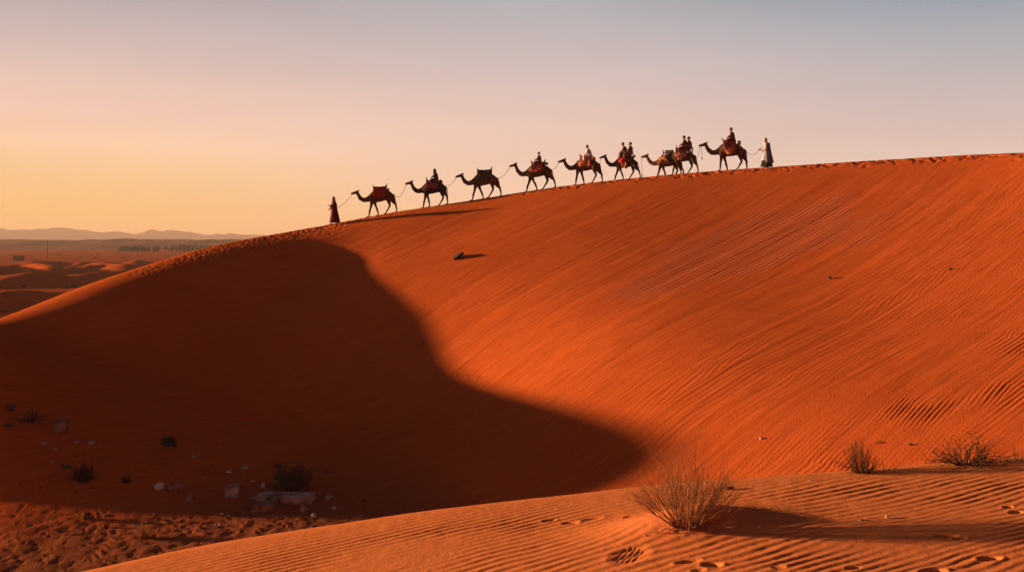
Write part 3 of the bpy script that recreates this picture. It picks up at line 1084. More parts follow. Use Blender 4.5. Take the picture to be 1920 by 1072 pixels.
def headcloth(root, J, m, drop=.16, spread=.16, name='headscarf', tail=0.0):
    """a wrapped cloth open at the face, falling on to the shoulders"""
    hd = Vector(J['head'])
    fw = Vector(J.get('face', (-1, 0, 0))).normalized(); sd = Vector((0, 0, 1)).cross(fw)
    bm = bmesh.new()
    rows = []
    for i in range(12):
        k = i / 11
        row = []
        for j in range(21):
            a = math.radians(48 + (360 - 96) * j / 20)
            if k < .62:
                el = math.radians(88 - 118 * k / .62)
                rad, zz = .118 * math.cos(el) , .138 * math.sin(el)
                if el < 0: rad = .112
            else:
                q = (k - .62) / .38
                rad = .105 + (spread - .105) * q; zz = -.075 - drop * q
            rad *= 1 + .05 * math.sin(5 * a + 6 * k)
            back = max(0, -math.cos(a))
            row.append(bm.verts.new(hd + fw * (rad * math.cos(a)) + sd * (rad * math.sin(a) * .92) + Vector((0, 0, zz - tail * back * max(0, k - .6)))))
        rows.append(row)
    for a, b in zip(rows[:-1], rows[1:]):
        for j in range(20):
            bm.faces.new((a[j], a[j + 1], b[j + 1], b[j]))
    ctop = bm.verts.new(hd + Vector((0, 0, .142)))
    for j in range(20):
        bm.faces.new((rows[0][j], ctop, rows[0][j + 1]))
    return solid(part(name, bm, m, root), .014, 1)


def hair_cap(root, J, m=None, fac=1.0, name='hair'):
    bm = bmesh.new()
    hd = Vector(J['head']); fw = Vector(J.get('face', (-1, 0, 0))).normalized()
    ball(bm, hd - fw * .018 + Vector((0, 0, .028)), (.108 * fac, .092 * fac, .112 * fac), None, 12)
    return fused(name, bm, m or HAIR, root, .014, 2)


SIT = dict(pelvis=(0, 0, .12), chest=(-.01, 0, .46), neck=(-.02, 0, .64), head=(-.05, 0, .79),
           elbowL=(-.10, .26, .36), wristL=(-.30, .14, .30), elbowR=(-.10, -.26, .36), wristR=(-.30, -.14, .30),
           kneeL=(-.36, .30, .05), ankleL=(-.30, .36, -.34), kneeR=(-.36, -.30, .05), ankleR=(-.30, -.36, -.34))


def rider(info, x, z, label, garment, scale=.88, lean=0.0, head=None, pattern=None, rz=0.0, wrap=None):
    p = place(info, x, 0, z)
    r = thing('person', p, label, 'person', None, info['root'].rotation_euler.z + rz)
    r.scale = (scale,) * 3
    J = {k: list(v) for k, v in SIT.items()}
    for k in ('chest', 'neck', 'head', 'elbowL', 'elbowR'):
        J[k][0] -= lean * (J[k][2] - .12)
    bm = bmesh.new(); human_body(bm, J)
    fused('body', bm, SKIN, r, .011, 2)
    bm = bmesh.new()
    c = J['chest'][0]
    robe(bm, [(.635, J['neck'][0], 0, .075, .09), (.57, c, 0, .13, .20), (.44, c * .8, 0, .165, .215), (.25, 0, 0, .165, .19), (.06, 0, 0, .20, .22)], int(x * 100), .06, 24, 7)
    for k in 'LR':
        sleeve(bm, J, k)
        s = 1 if k == 'L' else -1
        ctube(bm, [(0, s * .09, .07), (-.20, s * .22, .09), (-.37, s * .30, .04), (-.34, s * .345, -.15), (-.31, s * .36, -.27)], [.12, .115, .095, .085, .08], 10)
    fused('robe', bm, garment, r, .018, 4)
    if head == 'hair' or head is None:
        hair_cap(r, J)
    elif head == 'cap':
        hair_cap(r, J, garment, 1.08, 'cap')
    else:
        headcloth(r, J, head)
    if wrap is not None:
        bm = bmesh.new()
        robe(bm, [(.60, c, 0, .145, .215), (.50, c, 0, .19, .25), (.34, c * .6, 0, .20, .25)], 3, .05, 24, 8)
        fused('shawl', bm, wrap, r, .02, 3)
    return r
# ------------------------------------------------------------------ the caravan
RED = woven('red_cloth', (.25, .010, .012), (.18, .008, .01), (.36, .03, .02), 1.2, 2.0, 5, .3)
PURPLE = woven('purple_patterned_cloth', (.10, .03, .07), (.32, .10, .13), (.36, .05, .05), 3, 4, 9, .7)
GREEN = woven('dark_floral_cloth', (.030, .026, .018), (.22, .22, .19), (.05, .045, .03), .8, 1.5, 8, .9)
CRIMSON = woven('crimson_patterned_cloth', (.32, .02, .025), (.55, .42, .38), (.18, .012, .02), 2.2, 3.5, 8, .7)
CARPET = woven('rust_carpet', (.42, .12, .06), (.10, .085, .04), (.50, .20, .11), 2.6, 4.5, 5, .85)
SCARLET = woven('scarlet_fleece', (.34, .014, .02), (.20, .01, .015), (.42, .03, .03), .6, .8, 12, .8)
STRIPED = woven('striped_blanket', (.34, .20, .15), (.22, .10, .09), (.36, .03, .05), 5.5, .4, 14, .4)
OXBLOOD = woven('oxblood_carpet', (.20, .03, .025), (.46, .24, .18), (.30, .07, .05), 3.2, 4.5, 11, .6)
ORANGE = cloth('orange_cloth', (.62, .24, .07))
BLUE = cloth('slate_blue_cloth', (.11, .17, .30))
PALE = cloth('pale_sack', (.36, .26, .22))
DARKC = cloth('dark_sack', (.06, .045, .04))

c1 = camel(714, 0, 1.0, 'brown camel with a plain red saddle cloth and no rider, behind the maroon walker', FUR[0])
girth(c1)
blanket(c1, RED, -.47, .28, 1.86, 1.18, .42, seed=1)
saddle_frame(c1, -.47, .30, 1.90, 1.96)
bolster(c1, DARKC, (.46, 0, 1.62), .07)

c2 = camel(812, 0, .98, 'dark camel with a purple patterned saddle cloth, ridden by a person in dark clothes', FUR[1], swap=True, gait=.08, raise_=.06)
girth(c2)
blanket(c2, PURPLE, -.46, .30, 1.74, 1.18, .42, seed=2)
bm = bmesh.new()
for s in (-1, 1):
    bm = bmesh.new()
    ctube(bm, [(-.46, s * .34, 1.57), (-.46, s * .41, 1.32), (-.455, s * .425, 1.20), (-.455, s * .425, 1.10)], [.02, .05, .06, .035], 8)
    part('tassel', bm, RED, c2['root'])
saddle_frame(c2, -.46, .34, 1.88, 1.72)
bolster(c2, DARKC, (.44, 0, 1.62), .10)

c3 = camel(908, 0, 1.0, 'tan camel with a dark floral saddle cloth and no rider', FUR[2], gait=-.02)
girth(c3)
blanket(c3, GREEN, -.47, .36, 1.87, 1.20, .42, seed=3)
saddle_frame(c3, -.46, .36, 1.92, 1.98)

c4 = camel(1009, 0, 1.0, 'brown camel with a crimson and white patterned saddle cloth, its rider in grey', FUR[0], swap=True, gait=-.06, raise_=.11)
girth(c4)
blanket(c4, CRIMSON, -.44, .30, 1.80, 1.16, .42, round_=.12, seed=4)
saddle_frame(c4, -.44, .32, 1.86, 1.92)
bolster(c4, DARKC, (.46, 0, 1.68), .09)

c5 = camel(1099, 0, .97, 'brown camel with a rust coloured carpet over its hump, its rider in pale blue', FUR[0], gait=.07, raise_=-.03)
girth(c5)
blanket(c5, CARPET, -.46, .28, 1.82, 1.14, .43, seed=5)
saddle_frame(c5, -.42, .30, 1.90, 1.78)
bolster(c5, CARPET, (.42, 0, 1.64), .10)

c6 = camel(1172, 0, .86, 'dark camel carrying two riders and a shaggy scarlet saddle pad', FUR[1], swap=True, gait=-.08, raise_=.10)
girth(c6, (-.30, .42))
blanket(c6, ORANGE, -.30, .10, 1.60, .84, .40, 'orange_under_cloth', seed=6, round_=.4)
blanket(c6, SCARLET, -.50, .06, 1.90, 1.22, .44, 'fleece_pad', wave=.05, round_=.15, seed=7)
blanket(c6, DARKC, .06, .50, 1.72, 1.24, .41, 'rear_sack', wave=.04, round_=.3, seed=8)
bm = bmesh.new(); ball(bm, (-.36, 0, 1.92 + c6['tilt'] * -.36), (.16, .26, .10)); part('rolled_bundle', bm, DARKC, c6['root'])
bm = bmesh.new(); ball(bm, (.60, -.05, 1.70 + c6['tilt'] * .6), (.10, .12, .12)); part('round_bundle', bm, PALE, c6['root'])

c7 = camel(1250, 0, .90, 'tan camel with orange harness and blue bolster, half hidden by the striped blanket', FUR[2], sd=-1.35, gait=.02)
girth(c7, (-.46,))
blanket(c7, PALE, -.36, .40, 1.68, 1.36, .40, seed=9)
bm = bmesh.new()
ctube(bm, [(-.30, 0, 1.90), (-.05, 0, 1.86), (.30, 0, 1.86)], [.12, .15, .15], 14)
part('bolster', bm, BLUE, c7['root'])
bm = bmesh.new()
for s in (-1, 1):
    ctube(bm, [(-.52, s * .26, 1.62), (-.40, s * .36, 1.42), (-.10, s * .40, 1.32), (.20, s * .40, 1.40)], [.03, .05, .06, .04], 8)
    ctube(bm, [(-.30, s * .34, 1.68), (-.22, s * .39, 1.44), (-.02, s * .37, 1.12), (.10, s * .30, .98)], [.04, .05, .045, .03], 8)
    ctube(bm, [(-.66, s * .22, 1.38), (-.58, s * .29, 1.30), (-.48, s * .34, 1.42)], [.03, .04, .03], 8)
part('harness', bm, ORANGE, c7['root'])
saddle_frame(c7, -.36, .40, 1.92, 1.90)

c8 = camel(1281, 0, .88, 'dark camel with a striped beige and red blanket, two riders on its back', FUR[1], sd=-0.30, neck_turn=1.0, raise_=-.10, swap=True)
girth(c8, (.34,))
blanket(c8, ORANGE, -.42, -.08, 1.56, .92, .39, 'orange_under_cloth', seed=10, round_=.3)
blanket(c8, STRIPED, -.56, .22, 1.80, 1.16, .44, seed=11)
blanket(c8, PALE, .20, .48, 1.74, 1.44, .38, 'rear_sack', seed=12, round_=.2)
saddle_frame(c8, -.42, .56, 1.90, 1.80)

c9 = camel(1371, 0.10, 1.0, 'brown camel with an oval oxblood carpet and dark red rider, last in line', FUR[0], gait=.10, raise_=-.05)
girth(c9)
blanket(c9, ORANGE, -.40, .10, 1.58, .96, .39, 'orange_under_cloth', seed=13, round_=.4)
blanket(c9, OXBLOOD, -.48, .26, 1.82, 1.10, .44, round_=.28, seed=14)
saddle_frame(c9, -.44, .34, 1.88, 1.72, .09)
bm = bmesh.new(); box(bm, (.44, 0, 1.70 + c9['tilt'] * .44), (.20, .52, .24)); bmesh.ops.bevel(bm, geom=bm.edges[:], offset=.03, segments=2, affect='EDGES'); part('bedroll', bm, PALE, c9['root'])

# riders
DK = cloth('dark_wool', (.05, .03, .028)); GREY = cloth('grey_cotton', (.12, .11, .11)); SKYB = cloth('pale_blue_cotton', (.50, .52, .66))
BRN = cloth('brown_checked_wool', (.15, .085, .075)); MAR = cloth('maroon_wool', (.09, .010, .011)); CLAY = cloth('clay_wool', (.11, .028, .024))
rider(c2, .14, 1.70, 'person in dark clothes riding the camel with the purple saddle cloth', DK, .84, .12, DK)
rider(c4, .02, 1.72, 'dark haired person in grey riding the camel with the crimson and white cloth', GREY, .80, .02)
rider(c5, .16, 1.72, 'person in a pale blue shirt riding the camel with the rust carpet', SKYB, .86, .22)
rider(c6, -.02, 1.78, 'person in brown leaning forward, front rider on the camel with the scarlet pad', BRN, .86, .26)
rider(c6, .32, 1.76, 'person in brown sitting upright, rear rider on the camel with the scarlet pad', BRN, .90, -.04)
rider(c8, .12, 1.72, 'person in a maroon robe, front rider above the striped blanket', MAR, .92, .08)
rider(c8, .42, 1.72, 'person in a clay red wrap sitting behind the maroon rider above the striped blanket', CLAY, .86, .05, 'cap')
rider(c9, .06, 1.76, 'person in dark red riding the camel with the oval oxblood carpet', MAR, .92, .10)

# walkers
def stand(px, sd, J, name, label, scale=1.0, rz=0.0):
    b, t, n = crest_frame(px)
    x, y = b[0] + n[0] * sd, b[1] + n[1] * sd
    r = thing('person', (x, y, gz(x, y) - .01), label, 'person', None, math.atan2(t[1], t[0]) + rz)
    r.scale = (scale,) * 3
    bm = bmesh.new(); human_body(bm, J)
    fused('body', bm, SKIN, r, .011, 2)
    return r


W1 = dict(pelvis=(0, 0, .96), chest=(-.01, 0, 1.30), neck=(-.02, 0, 1.48), head=(-.05, 0, 1.62),
          elbowR=(-.06, -.27, 1.10), wristR=(-.30, -.20, 1.18), elbowL=(-.02, .27, 1.06), wristL=(-.24, .20, .98),
          kneeL=(.06, .10, .50), ankleL=(.22, .10, .11), kneeR=(-.12, -.10, .51), ankleR=(-.17, -.10, .07))
w1 = stand(624, .85, W1, 'person', 'person walking in front of the camels in a long maroon robe and pale headscarf', 1.0)
ROBE1 = cloth('maroon_robe', (.085, .007, .010)); SCARF1 = cloth('lilac_white_scarf', (.36, .31, .36))
bm = bmesh.new()
robe(bm, [(1.47, -.02, 0, .09, .10), (1.40, -.01, 0, .14, .215), (1.20, 0, 0, .185, .24), (.95, .01, 0, .195, .24), (.55, .03, 0, .26, .27), (.12, .04, 0, .34, .31)], 4, .07, 32, 9)
for k in 'LR': sleeve(bm, W1, k, .09, .09)
fused('robe', bm, ROBE1, w1, .018, 3)
headcloth(w1, W1, SCARF1, .14, .15)

W2 = dict(pelvis=(0, 0, .96), chest=(-.01, 0, 1.30), neck=(-.02, 0, 1.48), head=(-.07, 0, 1.61), face=(-1, 0, -.2),
          elbowR=(-.04, -.27, 1.06), wristR=(-.30, -.12, 1.10), elbowL=(-.04, .27, 1.06), wristL=(-.32, .08, 1.08),
          kneeL=(-.08, .10, .50), ankleL=(-.16, .10, .07), kneeR=(.04, -.10, .50), ankleR=(.12, -.10, .08))
w2 = stand(1436, -.25, W2, 'person', 'person leading the rear in a pale tunic, blue shawl and black skirt', 1.02, .12)
TUN = cloth('pale_pink_tunic', (.36, .31, .38)); SHW = cloth('blue_grey_shawl', (.085, .11, .20)); SKT = cloth('black_skirt', (.022, .018, .018)); SCARF2 = cloth('pale_headcloth', (.40, .36, .41))
bm = bmesh.new()
robe(bm, [(.60, 0, 0, .20, .22), (.40, 0, 0, .28, .26), (.07, .02, 0, .36, .31)], 5, .06, 32, 10)
fused('skirt', bm, SKT, w2, .02, 2)
bm = bmesh.new()
robe(bm, [(1.47, -.02, 0, .09, .10), (1.40, -.01, 0, .14, .215), (1.15, 0, 0, .18, .235), (.85, 0, 0, .20, .24), (.42, -.02, 0, .29, .275)], 6, .05, 32, 8)
for k in 'LR': sleeve(bm, W2, k, .085, .085)
fused('tunic', bm, TUN, w2, .018, 3)
headcloth(w2, W2, SCARF2, .20, .19, tail=.3)
bm = bmesh.new()
rows = []
for i in range(16):
    k = i / 15
    z = 1.43 - 1.14 * k
    row = []
    for j in range(19):
        a = math.radians(-105 + 210 * j / 18)
        rx = .16 + .09 * k + .10 * k * k; ry = .245 + .06 * k
        f = 1 + .05 * k * math.sin(9 * a + 2 * k)
        row.append(bm.verts.new((.02 + .03 * k + rx * math.cos(a) * f, ry * math.sin(a) * f, z + .03 * math.cos(a) * (1 - k))))
    rows.append(row)
for a, b in zip(rows[:-1], rows[1:]):
    for j in range(18):
        bm.faces.new((a[j], a[j + 1], b[j + 1], b[j]))
solid(part('shawl', bm, SHW, w2), .02, 1)

# ropes
def rope(a, b, sag, label, r=.013, extra=None):
    a, b = Vector(a), Vector(b)
    bm = bmesh.new()
    pts = []
    for i in range(25):
        t = i / 24
        p = a.lerp(b, t); p.z -= sag * 4 * t * (1 - t)
        pts.append(p - a)
    tube(bm, pts, r, 6)
    o = part('lead_rope', bm, ROPE, None, True, a)
    return tag(o, label, 'rope')


wm = w1.matrix_basis
rope(wm @ Vector((-.33, .16, .98)), c1['nose'], .28, 'lead rope from the maroon walker up to the first camel')
rope(c1['tail'], c2['nose'], .42, 'rope hanging between the red clothed camel and the purple clothed camel')
rope(c2['tail'], c3['nose'], .10, 'rope between the purple clothed camel and the tan camel with the floral cloth')
rope(c3['tail'], c4['nose'], .16, 'rope from the tan floral clothed camel to the camel with the crimson and white cloth')
rope(c4['tail'], c5['nose'], .10, 'rope between the crimson clothed camel and the rust carpeted camel')
rope(c5['tail'], c6['nose'], .05, 'short rope from the rust carpeted camel to the camel with the scarlet pad')
rope(c8['tail'], c9['nose'], .30, 'rope sagging between the striped blanket camel and the last camel')
wm2 = w2.matrix_basis
rope(c9['tail'], wm2 @ Vector((-.42, -.02, 1.06)), .30, 'rope from the last camel back to the hands of the white clad walker')


def hanging(info, ln, label, dx=0.0):
    p = info['nose'] + Vector((dx, 0, 0))
    bm = bmesh.new()
    tube(bm, [(0, 0, 0), (.01, .01, -ln * .4), (.02, 0, -ln * .8)], .013, 6)
    k = [(.02, 0, -ln * .78), (.022, 0, -ln * .84), (.02, 0, -ln * .92), (.025, 0, -ln)]
    tube(bm, k, [.014, .035, .03, .012], 8)
    return tag(part('lead_rope', bm, ROPE, None, True, p), label, 'rope')


hanging(c7, 1.25, 'loose lead rope with a knotted end hanging from the mouth of the orange harnessed camel')
hanging(c9, .80, 'loose lead rope with a knotted end hanging from the mouth of the last camel', .12)
# ------------------------------------------------------------------ stones
STONE = {
    'grey': rough_mat('grey_stone', (.09, .075, .075), (.34, .30, .30), 3.5, .8),
    'pale': rough_mat('pale_stone', (.36, .31, .32), (.52, .46, .47), 4, .6),
    'brown': rough_mat('brown_stone', (.09, .05, .038), (.26, .16, .125), 3.5, .8),
    'dark': rough_mat('dark_stone', (.045, .03, .026), (.10, .065, .055), 5, .8),
    'ochre': rough_mat('weathered_slab', (.11, .075, .066), (.40, .32, .30), 3, .9)}


def stone_bm(sx, sy, sz, seed, pts=16, boxy=0.0, rough=.05, layered=0.0):
    r = random.Random(seed)
    bm = bmesh.new()
    for _ in range(pts):
        v = Vector((r.gauss(0, 1), r.gauss(0, 1), r.gauss(0, 1))).normalized()
        if boxy:
            m = max(abs(c_) for c_ in v)
            v = v.lerp(v / m, boxy)
        bm.verts.new(v)
    if boxy > .5:
        for a in (-1, 1):
            for b in (-1, 1):
                for c_ in (-1, 1):
                    bm.verts.new((a * r.uniform(.8, 1), b * r.uniform(.8, 1), c_ * r.uniform(.8, 1)))
    res = bmesh.ops.convex_hull(bm, input=bm.verts[:])
    bmesh.ops.delete(bm, geom=[e for e in res['geom_interior'] if isinstance(e, bmesh.types.BMVert)], context='VERTS')
    loose = [v for v in bm.verts if not v.link_faces]
    bmesh.ops.delete(bm, geom=loose, context='VERTS')
    bmesh.ops.bevel(bm, geom=bm.edges[:], offset=.07, segments=1, affect='EDGES')
    bmesh.ops.triangulate(bm, faces=bm.faces[:])
    bmesh.ops.subdivide_edges(bm, edges=bm.edges[:], cuts=2, use_grid_fill=True)
    for v in bm.verts:
        p = v.co.copy()
        n = mnoise.noise(p * 2.2 + Vector((seed, 0, 0))) + .5 * mnoise.noise(p * 5 + Vector((0, seed, 0)))
        v.co += p.normalized() * n * rough * 1.6
        if layered:
            v.co.x *= 1 + layered * mnoise.noise(Vector((seed, 0, p.z * 4)))
            v.co.y *= 1 + layered * mnoise.noise(Vector((0, seed, p.z * 4)))
        v.co = Vector((v.co.x * sx, v.co.y * sy, v.co.z * sz))
    return bm


def stone(px, py, w, h, kind, label, seed, surf=OFF, rng=(22, 75), group=None, depth=None, boxy=0.0, sink=.25, rz=None, tilt=0.0, pts=16, layered=0.0, name='stone', m=None, cat='stone'):
    p = hit(px, py, surf, *rng)
    if depth is None:
        depth = w * .75
    k = p[1] / F
    r = random.Random(seed)
    bm = stone_bm(w * k / 2, depth * k / 2, h * k / 2 * (1 + sink), seed, pts, boxy, .06, layered)
    z = p[2] + h * k / 2 * (1 - sink)
    y = p[1] + depth * k * .3
    z = float(surf(np.array([p[0]]), np.array([y]))[0]) + h * k / 2 * (1 - sink)
    o = part(name, bm, m or STONE[kind], None, False, (p[0], y, z))
    o.rotation_euler = (0, tilt, rz if rz is not None else r.uniform(-.3, .3))
    return tag(o, label, cat, group)


STONES = [
    (112, 810, 24, 22, 'brown', 'pale brown square block standing at the foot of the shaded slope', .55),
    (171, 834, 18, 8, 'grey', 'flat grey stone, rightmost of the small row below the square block', 0),
    (143, 832, 15, 6, 'grey', 'flat grey stone in the row below the square block, next to the rightmost', 0),
    (83, 834, 14, 7, 'grey', 'flat grey stone, leftmost of the row below the square block', 0),
    (102, 845, 13, 8, 'grey', 'pointed grey stone just under the row of flat stones', 0),
    (121, 880, 24, 8, 'dark', 'long dark flat stone beside the left dry tuft', 0),
    (298, 918, 23, 12, 'pale', 'whitish flat stone leaning beside the triangular brown rock', .3),
    (328, 923, 37, 22, 'brown', 'triangular brown rock beside the whitish stone', .2),
    (355, 939, 22, 13, 'brown', 'small blocky brown stone in front of the triangular rock', .4),
    (162, 973, 17, 12, 'dark', 'dark angular rock throwing a shadow on the sunlit basin floor', .5),
    (435, 931, 27, 21, 'grey', 'grey cube shaped block left of the long slab', .55),
    (567, 961, 27, 18, 'brown', 'rounded brown boulder in front of the long slab', 0),
    (616, 938, 22, 16, 'brown', 'round pitted brown stone at the right end of the long slab', 0),
    (588, 969, 11, 7, 'pale', 'small pale chip right of the boulder in front of the slab', 0),
    (460, 881, 20, 8, 'grey', 'grey flat stone uphill of the grey cube block', 0),
    (430, 887, 15, 5, 'pale', 'thin pale stone left of the flat stone uphill of the cube block', 0),
    (474, 904, 10, 4, 'pale', 'white pebble above the long slab', 0),
    (493, 914, 14, 10, 'pale', 'pale grey lump behind the left end of the long slab', 0),
    (520, 876, 20, 6, 'dark', 'dark flat stone left of the leafy shrub', 0),
    (626, 954, 14, 6, 'grey', 'grey shard right of the round pitted stone', 0),
    (437, 966, 9, 7, 'dark', 'black cube like pebble on the edge of the sunlit sand', .6),
    (417, 966, 12, 7, 'brown', 'brown pebble beside the black cube like pebble', 0),
    (461, 954, 12, 5, 'dark', 'dark flat pebble left of the lower slab', 0),
    (363, 858, 15, 6, 'grey', 'lone grey flat stone under the round dark shrub', 0),
    (206, 866, 11, 4, 'grey', 'thin grey stone right of the left dry tuft', 0),
    (588, 992, 17, 7, 'dark', 'dark stone at the edge of the foreground dune, below the boulder', .2),
    (548, 999, 19, 7, 'brown', 'brown stone half hidden by the foreground dune crest', .2),
    (98, 869, 10, 7, 'grey', 'small grey stone above the long dark flat stone', 0),
    (18, 770, 20, 13, 'dark', 'dark rough rock at the left edge, on the shaded slope', .2),
    (14, 802, 22, 7, 'dark', 'long dark stone at the left edge under the rough rock', 0),
]
for i, (px, py, w, h, kd, lb, bx) in enumerate(STONES):
    stone(px, py, w, h, kd, lb, 20 + i, boxy=bx)
stone(532, 943, 112, 13, 'ochre', 'long weathered flat slab lying in the basin, the biggest stone', 91, depth=44, boxy=.72, pts=22, layered=.22, sink=.5, rz=-.05, name='stone_slab')
stone(492, 958, 44, 13, 'brown', 'broken brown slab piece in front of the left end of the long slab', 92, depth=30, boxy=.55, pts=18, layered=.12, sink=.5, rz=.12, name='stone_slab')
# many small ones
for i in range(110):
    if i < 70:
        px, py = rnd.uniform(5, 420), rnd.uniform(830, 1010)
    else:
        px, py = rnd.uniform(400, 740), rnd.uniform(880, 985)
    w = rnd.choice((3, 4, 4, 5, 6, 7))
    stone(px, py, w, w * rnd.uniform(.4, .7), rnd.choice(('dark', 'dark', 'grey', 'brown')), 'small loose pebble scattered over the basin floor among the larger stones', 200 + i, group='small pebbles scattered over the basin floor', pts=9, name='pebble', cat='pebble')
stone(860, 487, 26, 12, 'dark', 'dark low rock half buried in the sunlit dune face, below the camels', 301, rng=(30, 75), boxy=.1, depth=22, tilt=-.55, sink=.45, rz=.3)
stone(1556, 523, 9, 6, 'dark', 'small dark stone on the upper rippled dune face', 302, rng=(20, 75))
stone(1782, 506, 8, 5, 'dark', 'small dark stone near the right edge of the rippled dune face', 303, rng=(20, 75))
stone(1708, 835, 9, 4, 'dark', 'dark chip on the sand between the dry tuft and the dead bush', 304, rng=(12, 60))
stone(1428, 824, 10, 4, 'pale', 'small white stone on the sunlit dune foot above the large bush', 305, rng=(12, 60), tilt=.25)
FR = (4.2, 12)
stone(1664, 971, 8, 6, 'pale', 'cream pebble on the foreground ripples', 306, surf=fg_h, rng=FR)
stone(1615, 976, 13, 3, 'grey', 'flat grey chip on the foreground ripples left of the cream pebble', 307, surf=fg_h, rng=FR)
stone(1425, 989, 7, 3, 'pale', 'pale chip in the shadow of the large bush', 308, surf=fg_h, rng=FR)
stone(1452, 957, 4, 3, 'dark', 'black pebble at the tip of the fallen twig', 309, surf=fg_h, rng=FR)
stone(1522, 901, 4, 3, 'dark', 'black pebble near the crest of the foreground dune', 310, surf=fg_h, rng=FR)
stone(1210, 1005, 5, 3, 'pale', 'pale chip on the sand left of the large bush', 311, surf=fg_h, rng=FR)
# a thin dark shard of bark standing on the sand behind the bush
ph = hit(1367, 917, fg_h, *FR)
k = ph[1] / F
bm = bmesh.new()
pts = [(-8, 0), (-4, 5.2), (8, 6.5), (8.4, 1.4), (4, .2)]
rings(bm, [[(a * k, d, b * k) for a, b in pts] for d in (-.012, .012)])
bmesh.ops.bevel(bm, geom=bm.edges[:], offset=.002, segments=1, affect='EDGES')
tag(part('bark_shard', bm, STONE['dark'], None, False, (ph[0], ph[1], ph[2] - .001)), 'flat black shard of bark lying behind the large bush', 'bark')

# ------------------------------------------------------------------ dry plants
TWIG = rough_mat('dry_twig', (.14, .060, .033), (.27, .125, .068), 40, .2)
TWIGD = rough_mat('dead_wood', (.035, .018, .013), (.075, .04, .028), 40, .2)
STRAW = rough_mat('dry_straw', (.26, .13, .07), (.42, .22, .12), 40, .2)
LEAF = rough_mat('dusty_leaf', (.035, .04, .022), (.07, .07, .04), 30, .2)
BUD = rough_mat('dry_bud', (.16, .07, .04), (.28, .14, .08), 60, .2)


def twig(bm, r, p, d, ln, rad, lev, bend=.25, nseg=5, up=.1, child=(2, 4), spread=.6, tips=None, n=4):
    pts, rads = [Vector(p)], [rad]
    d = Vector(d).normalized()
    for i in range(nseg):
        d = (d + Vector((r.gauss(0, 1), r.gauss(0, 1), r.gauss(0, 1))) * bend / nseg ** .5 * .5 + Vector((0, 0, up / nseg))).normalized()
        pts.append(pts[-1] + d * ln / nseg)
        rads.append(rad * (1 - .7 * (i + 1) / nseg))
    tube(bm, pts, rads, n)
    if tips is not None:
        tips.append((pts[-1], d))
    if lev > 0:
        for _ in range(r.randint(*child)):
            k = r.uniform(.3, .95) * nseg
            i = min(int(k), nseg - 1)
            q = pts[i].lerp(pts[i + 1], k - i)
            b = (pts[i + 1] - pts[i]).normalized()
            nd = (b + Vector((r.gauss(0, 1), r.gauss(0, 1), r.gauss(0, .8))) * spread).normalized()
            twig(bm, r, q, nd, ln * r.uniform(.25, .5), rads[i] * .65, lev - 1, bend, max(3, nseg - 2), up, child, spread, tips, n)


def bush(px, py, surf, rng, w, h, label, cat, stems, m, seed, rad=1.0, lev=1, lean=(0, 0), up=.25, bend=.35, child=(2, 4), spread=.5, leaves=None, buds=None, wide=1.0, base=.12, name='dry_bush', group=None, nseg=5, low=.25):
    p = hit(px, py, surf, *rng)
    k = p[1] / F
    W_, H_ = w * k / 2, h * k
    r = random.Random(seed)
    root = thing(name, (p[0], p[1], p[2] - .01), label, cat, group)
    bm = bmesh.new(); tips = []
    for i in range(stems):
        a = r.uniform(0, 2 * math.pi)
        out_ = r.uniform(0, 1) ** .7
        d = Vector((math.cos(a) * out_ * W_ * wide + lean[0] * W_, math.sin(a) * out_ * W_ * .8, H_ * (1 - (1 - low) * out_ ** 2.2) * r.uniform(.65, 1.05)))
        b0 = Vector((math.cos(a) * W_ * base * r.random(), math.sin(a) * W_ * base * r.random(), 0))
        twig(bm, r, b0, d.normalized(), d.length, rad * r.uniform(.7, 1.2), lev, bend, nseg, up, child, spread, tips)
    part('stems', bm, m, root)
    if leaves:
        n_, sz = leaves
        bm = bmesh.new()
        for _ in range(n_):
            t, d = r.choice(tips)
            q = t - d * r.uniform(0, .25) * H_ + Vector((r.gauss(0, 1), r.gauss(0, 1), r.gauss(0, 1))) * sz * 1.2
            u = Vector((r.gauss(0, 1), r.gauss(0, 1), r.gauss(0, 1))).normalized(); v = u.orthogonal().normalized()
            s = sz * r.uniform(.6, 1.3)
            bm.faces.new([bm.verts.new(q + x) for x in (u * s, v * s * .35, -u * s, -v * s * .35)])
        o = part('leaves', bm, LEAF, root, False); o['kind'] = 'stuff'
    if buds:
        n_, sz = buds
        bm = bmesh.new()
        for t, d in r.sample(tips, min(n_, len(tips))):
            bmesh.ops.create_icosphere(bm, subdivisions=1, radius=sz * r.uniform(.6, 1.3), matrix=Matrix.Translation(t))
        o = part('buds', bm, BUD, root); o['kind'] = 'stuff'
    return root


bush(1287, 985, fg_h, FR, 225, 158, 'large dry leafless bush on a sand mound in the foreground', 'bush', 112, TWIG, 5, .0029, 2, (-.03, 0), .35, .30, (3, 5), .42, buds=(260, .0035), base=.22)
bush(1614, 885, fg_h, (6, 12), 80, 62, 'small dry tuft on the crest of the foreground dune', 'bush', 85, TWIGD, 6, .0028, 1, (-.15, 0), .3, .25, (1, 3), .35, base=.35)
bush(1661, 881, fg_h, (6, 12), 42, 26, 'thin dead twigs sticking out of the crest right of the small tuft', 'bush', 9, TWIGD, 7, .0024, 0, (.1, 0), .3, .3, (0, 1), .4, base=1.2)
dead = bush(1815, 871, fg_h, (6, 12), 150, 66, 'dark dead tangled bush on the crest at the right', 'bush', 62, TWIGD, 8, .0044, 2, (.05, 0), -.25, 1.0, (2, 4), .8, wide=1.1, base=.30, low=.02)
bush(1912, 863, fg_h, (6, 12), 30, 34, 'small dry sprig at the right edge of the foreground crest', 'bush', 8, TWIGD, 9, .0024, 1, (0, 0), .3, .4, (1, 2), .5, base=.5)
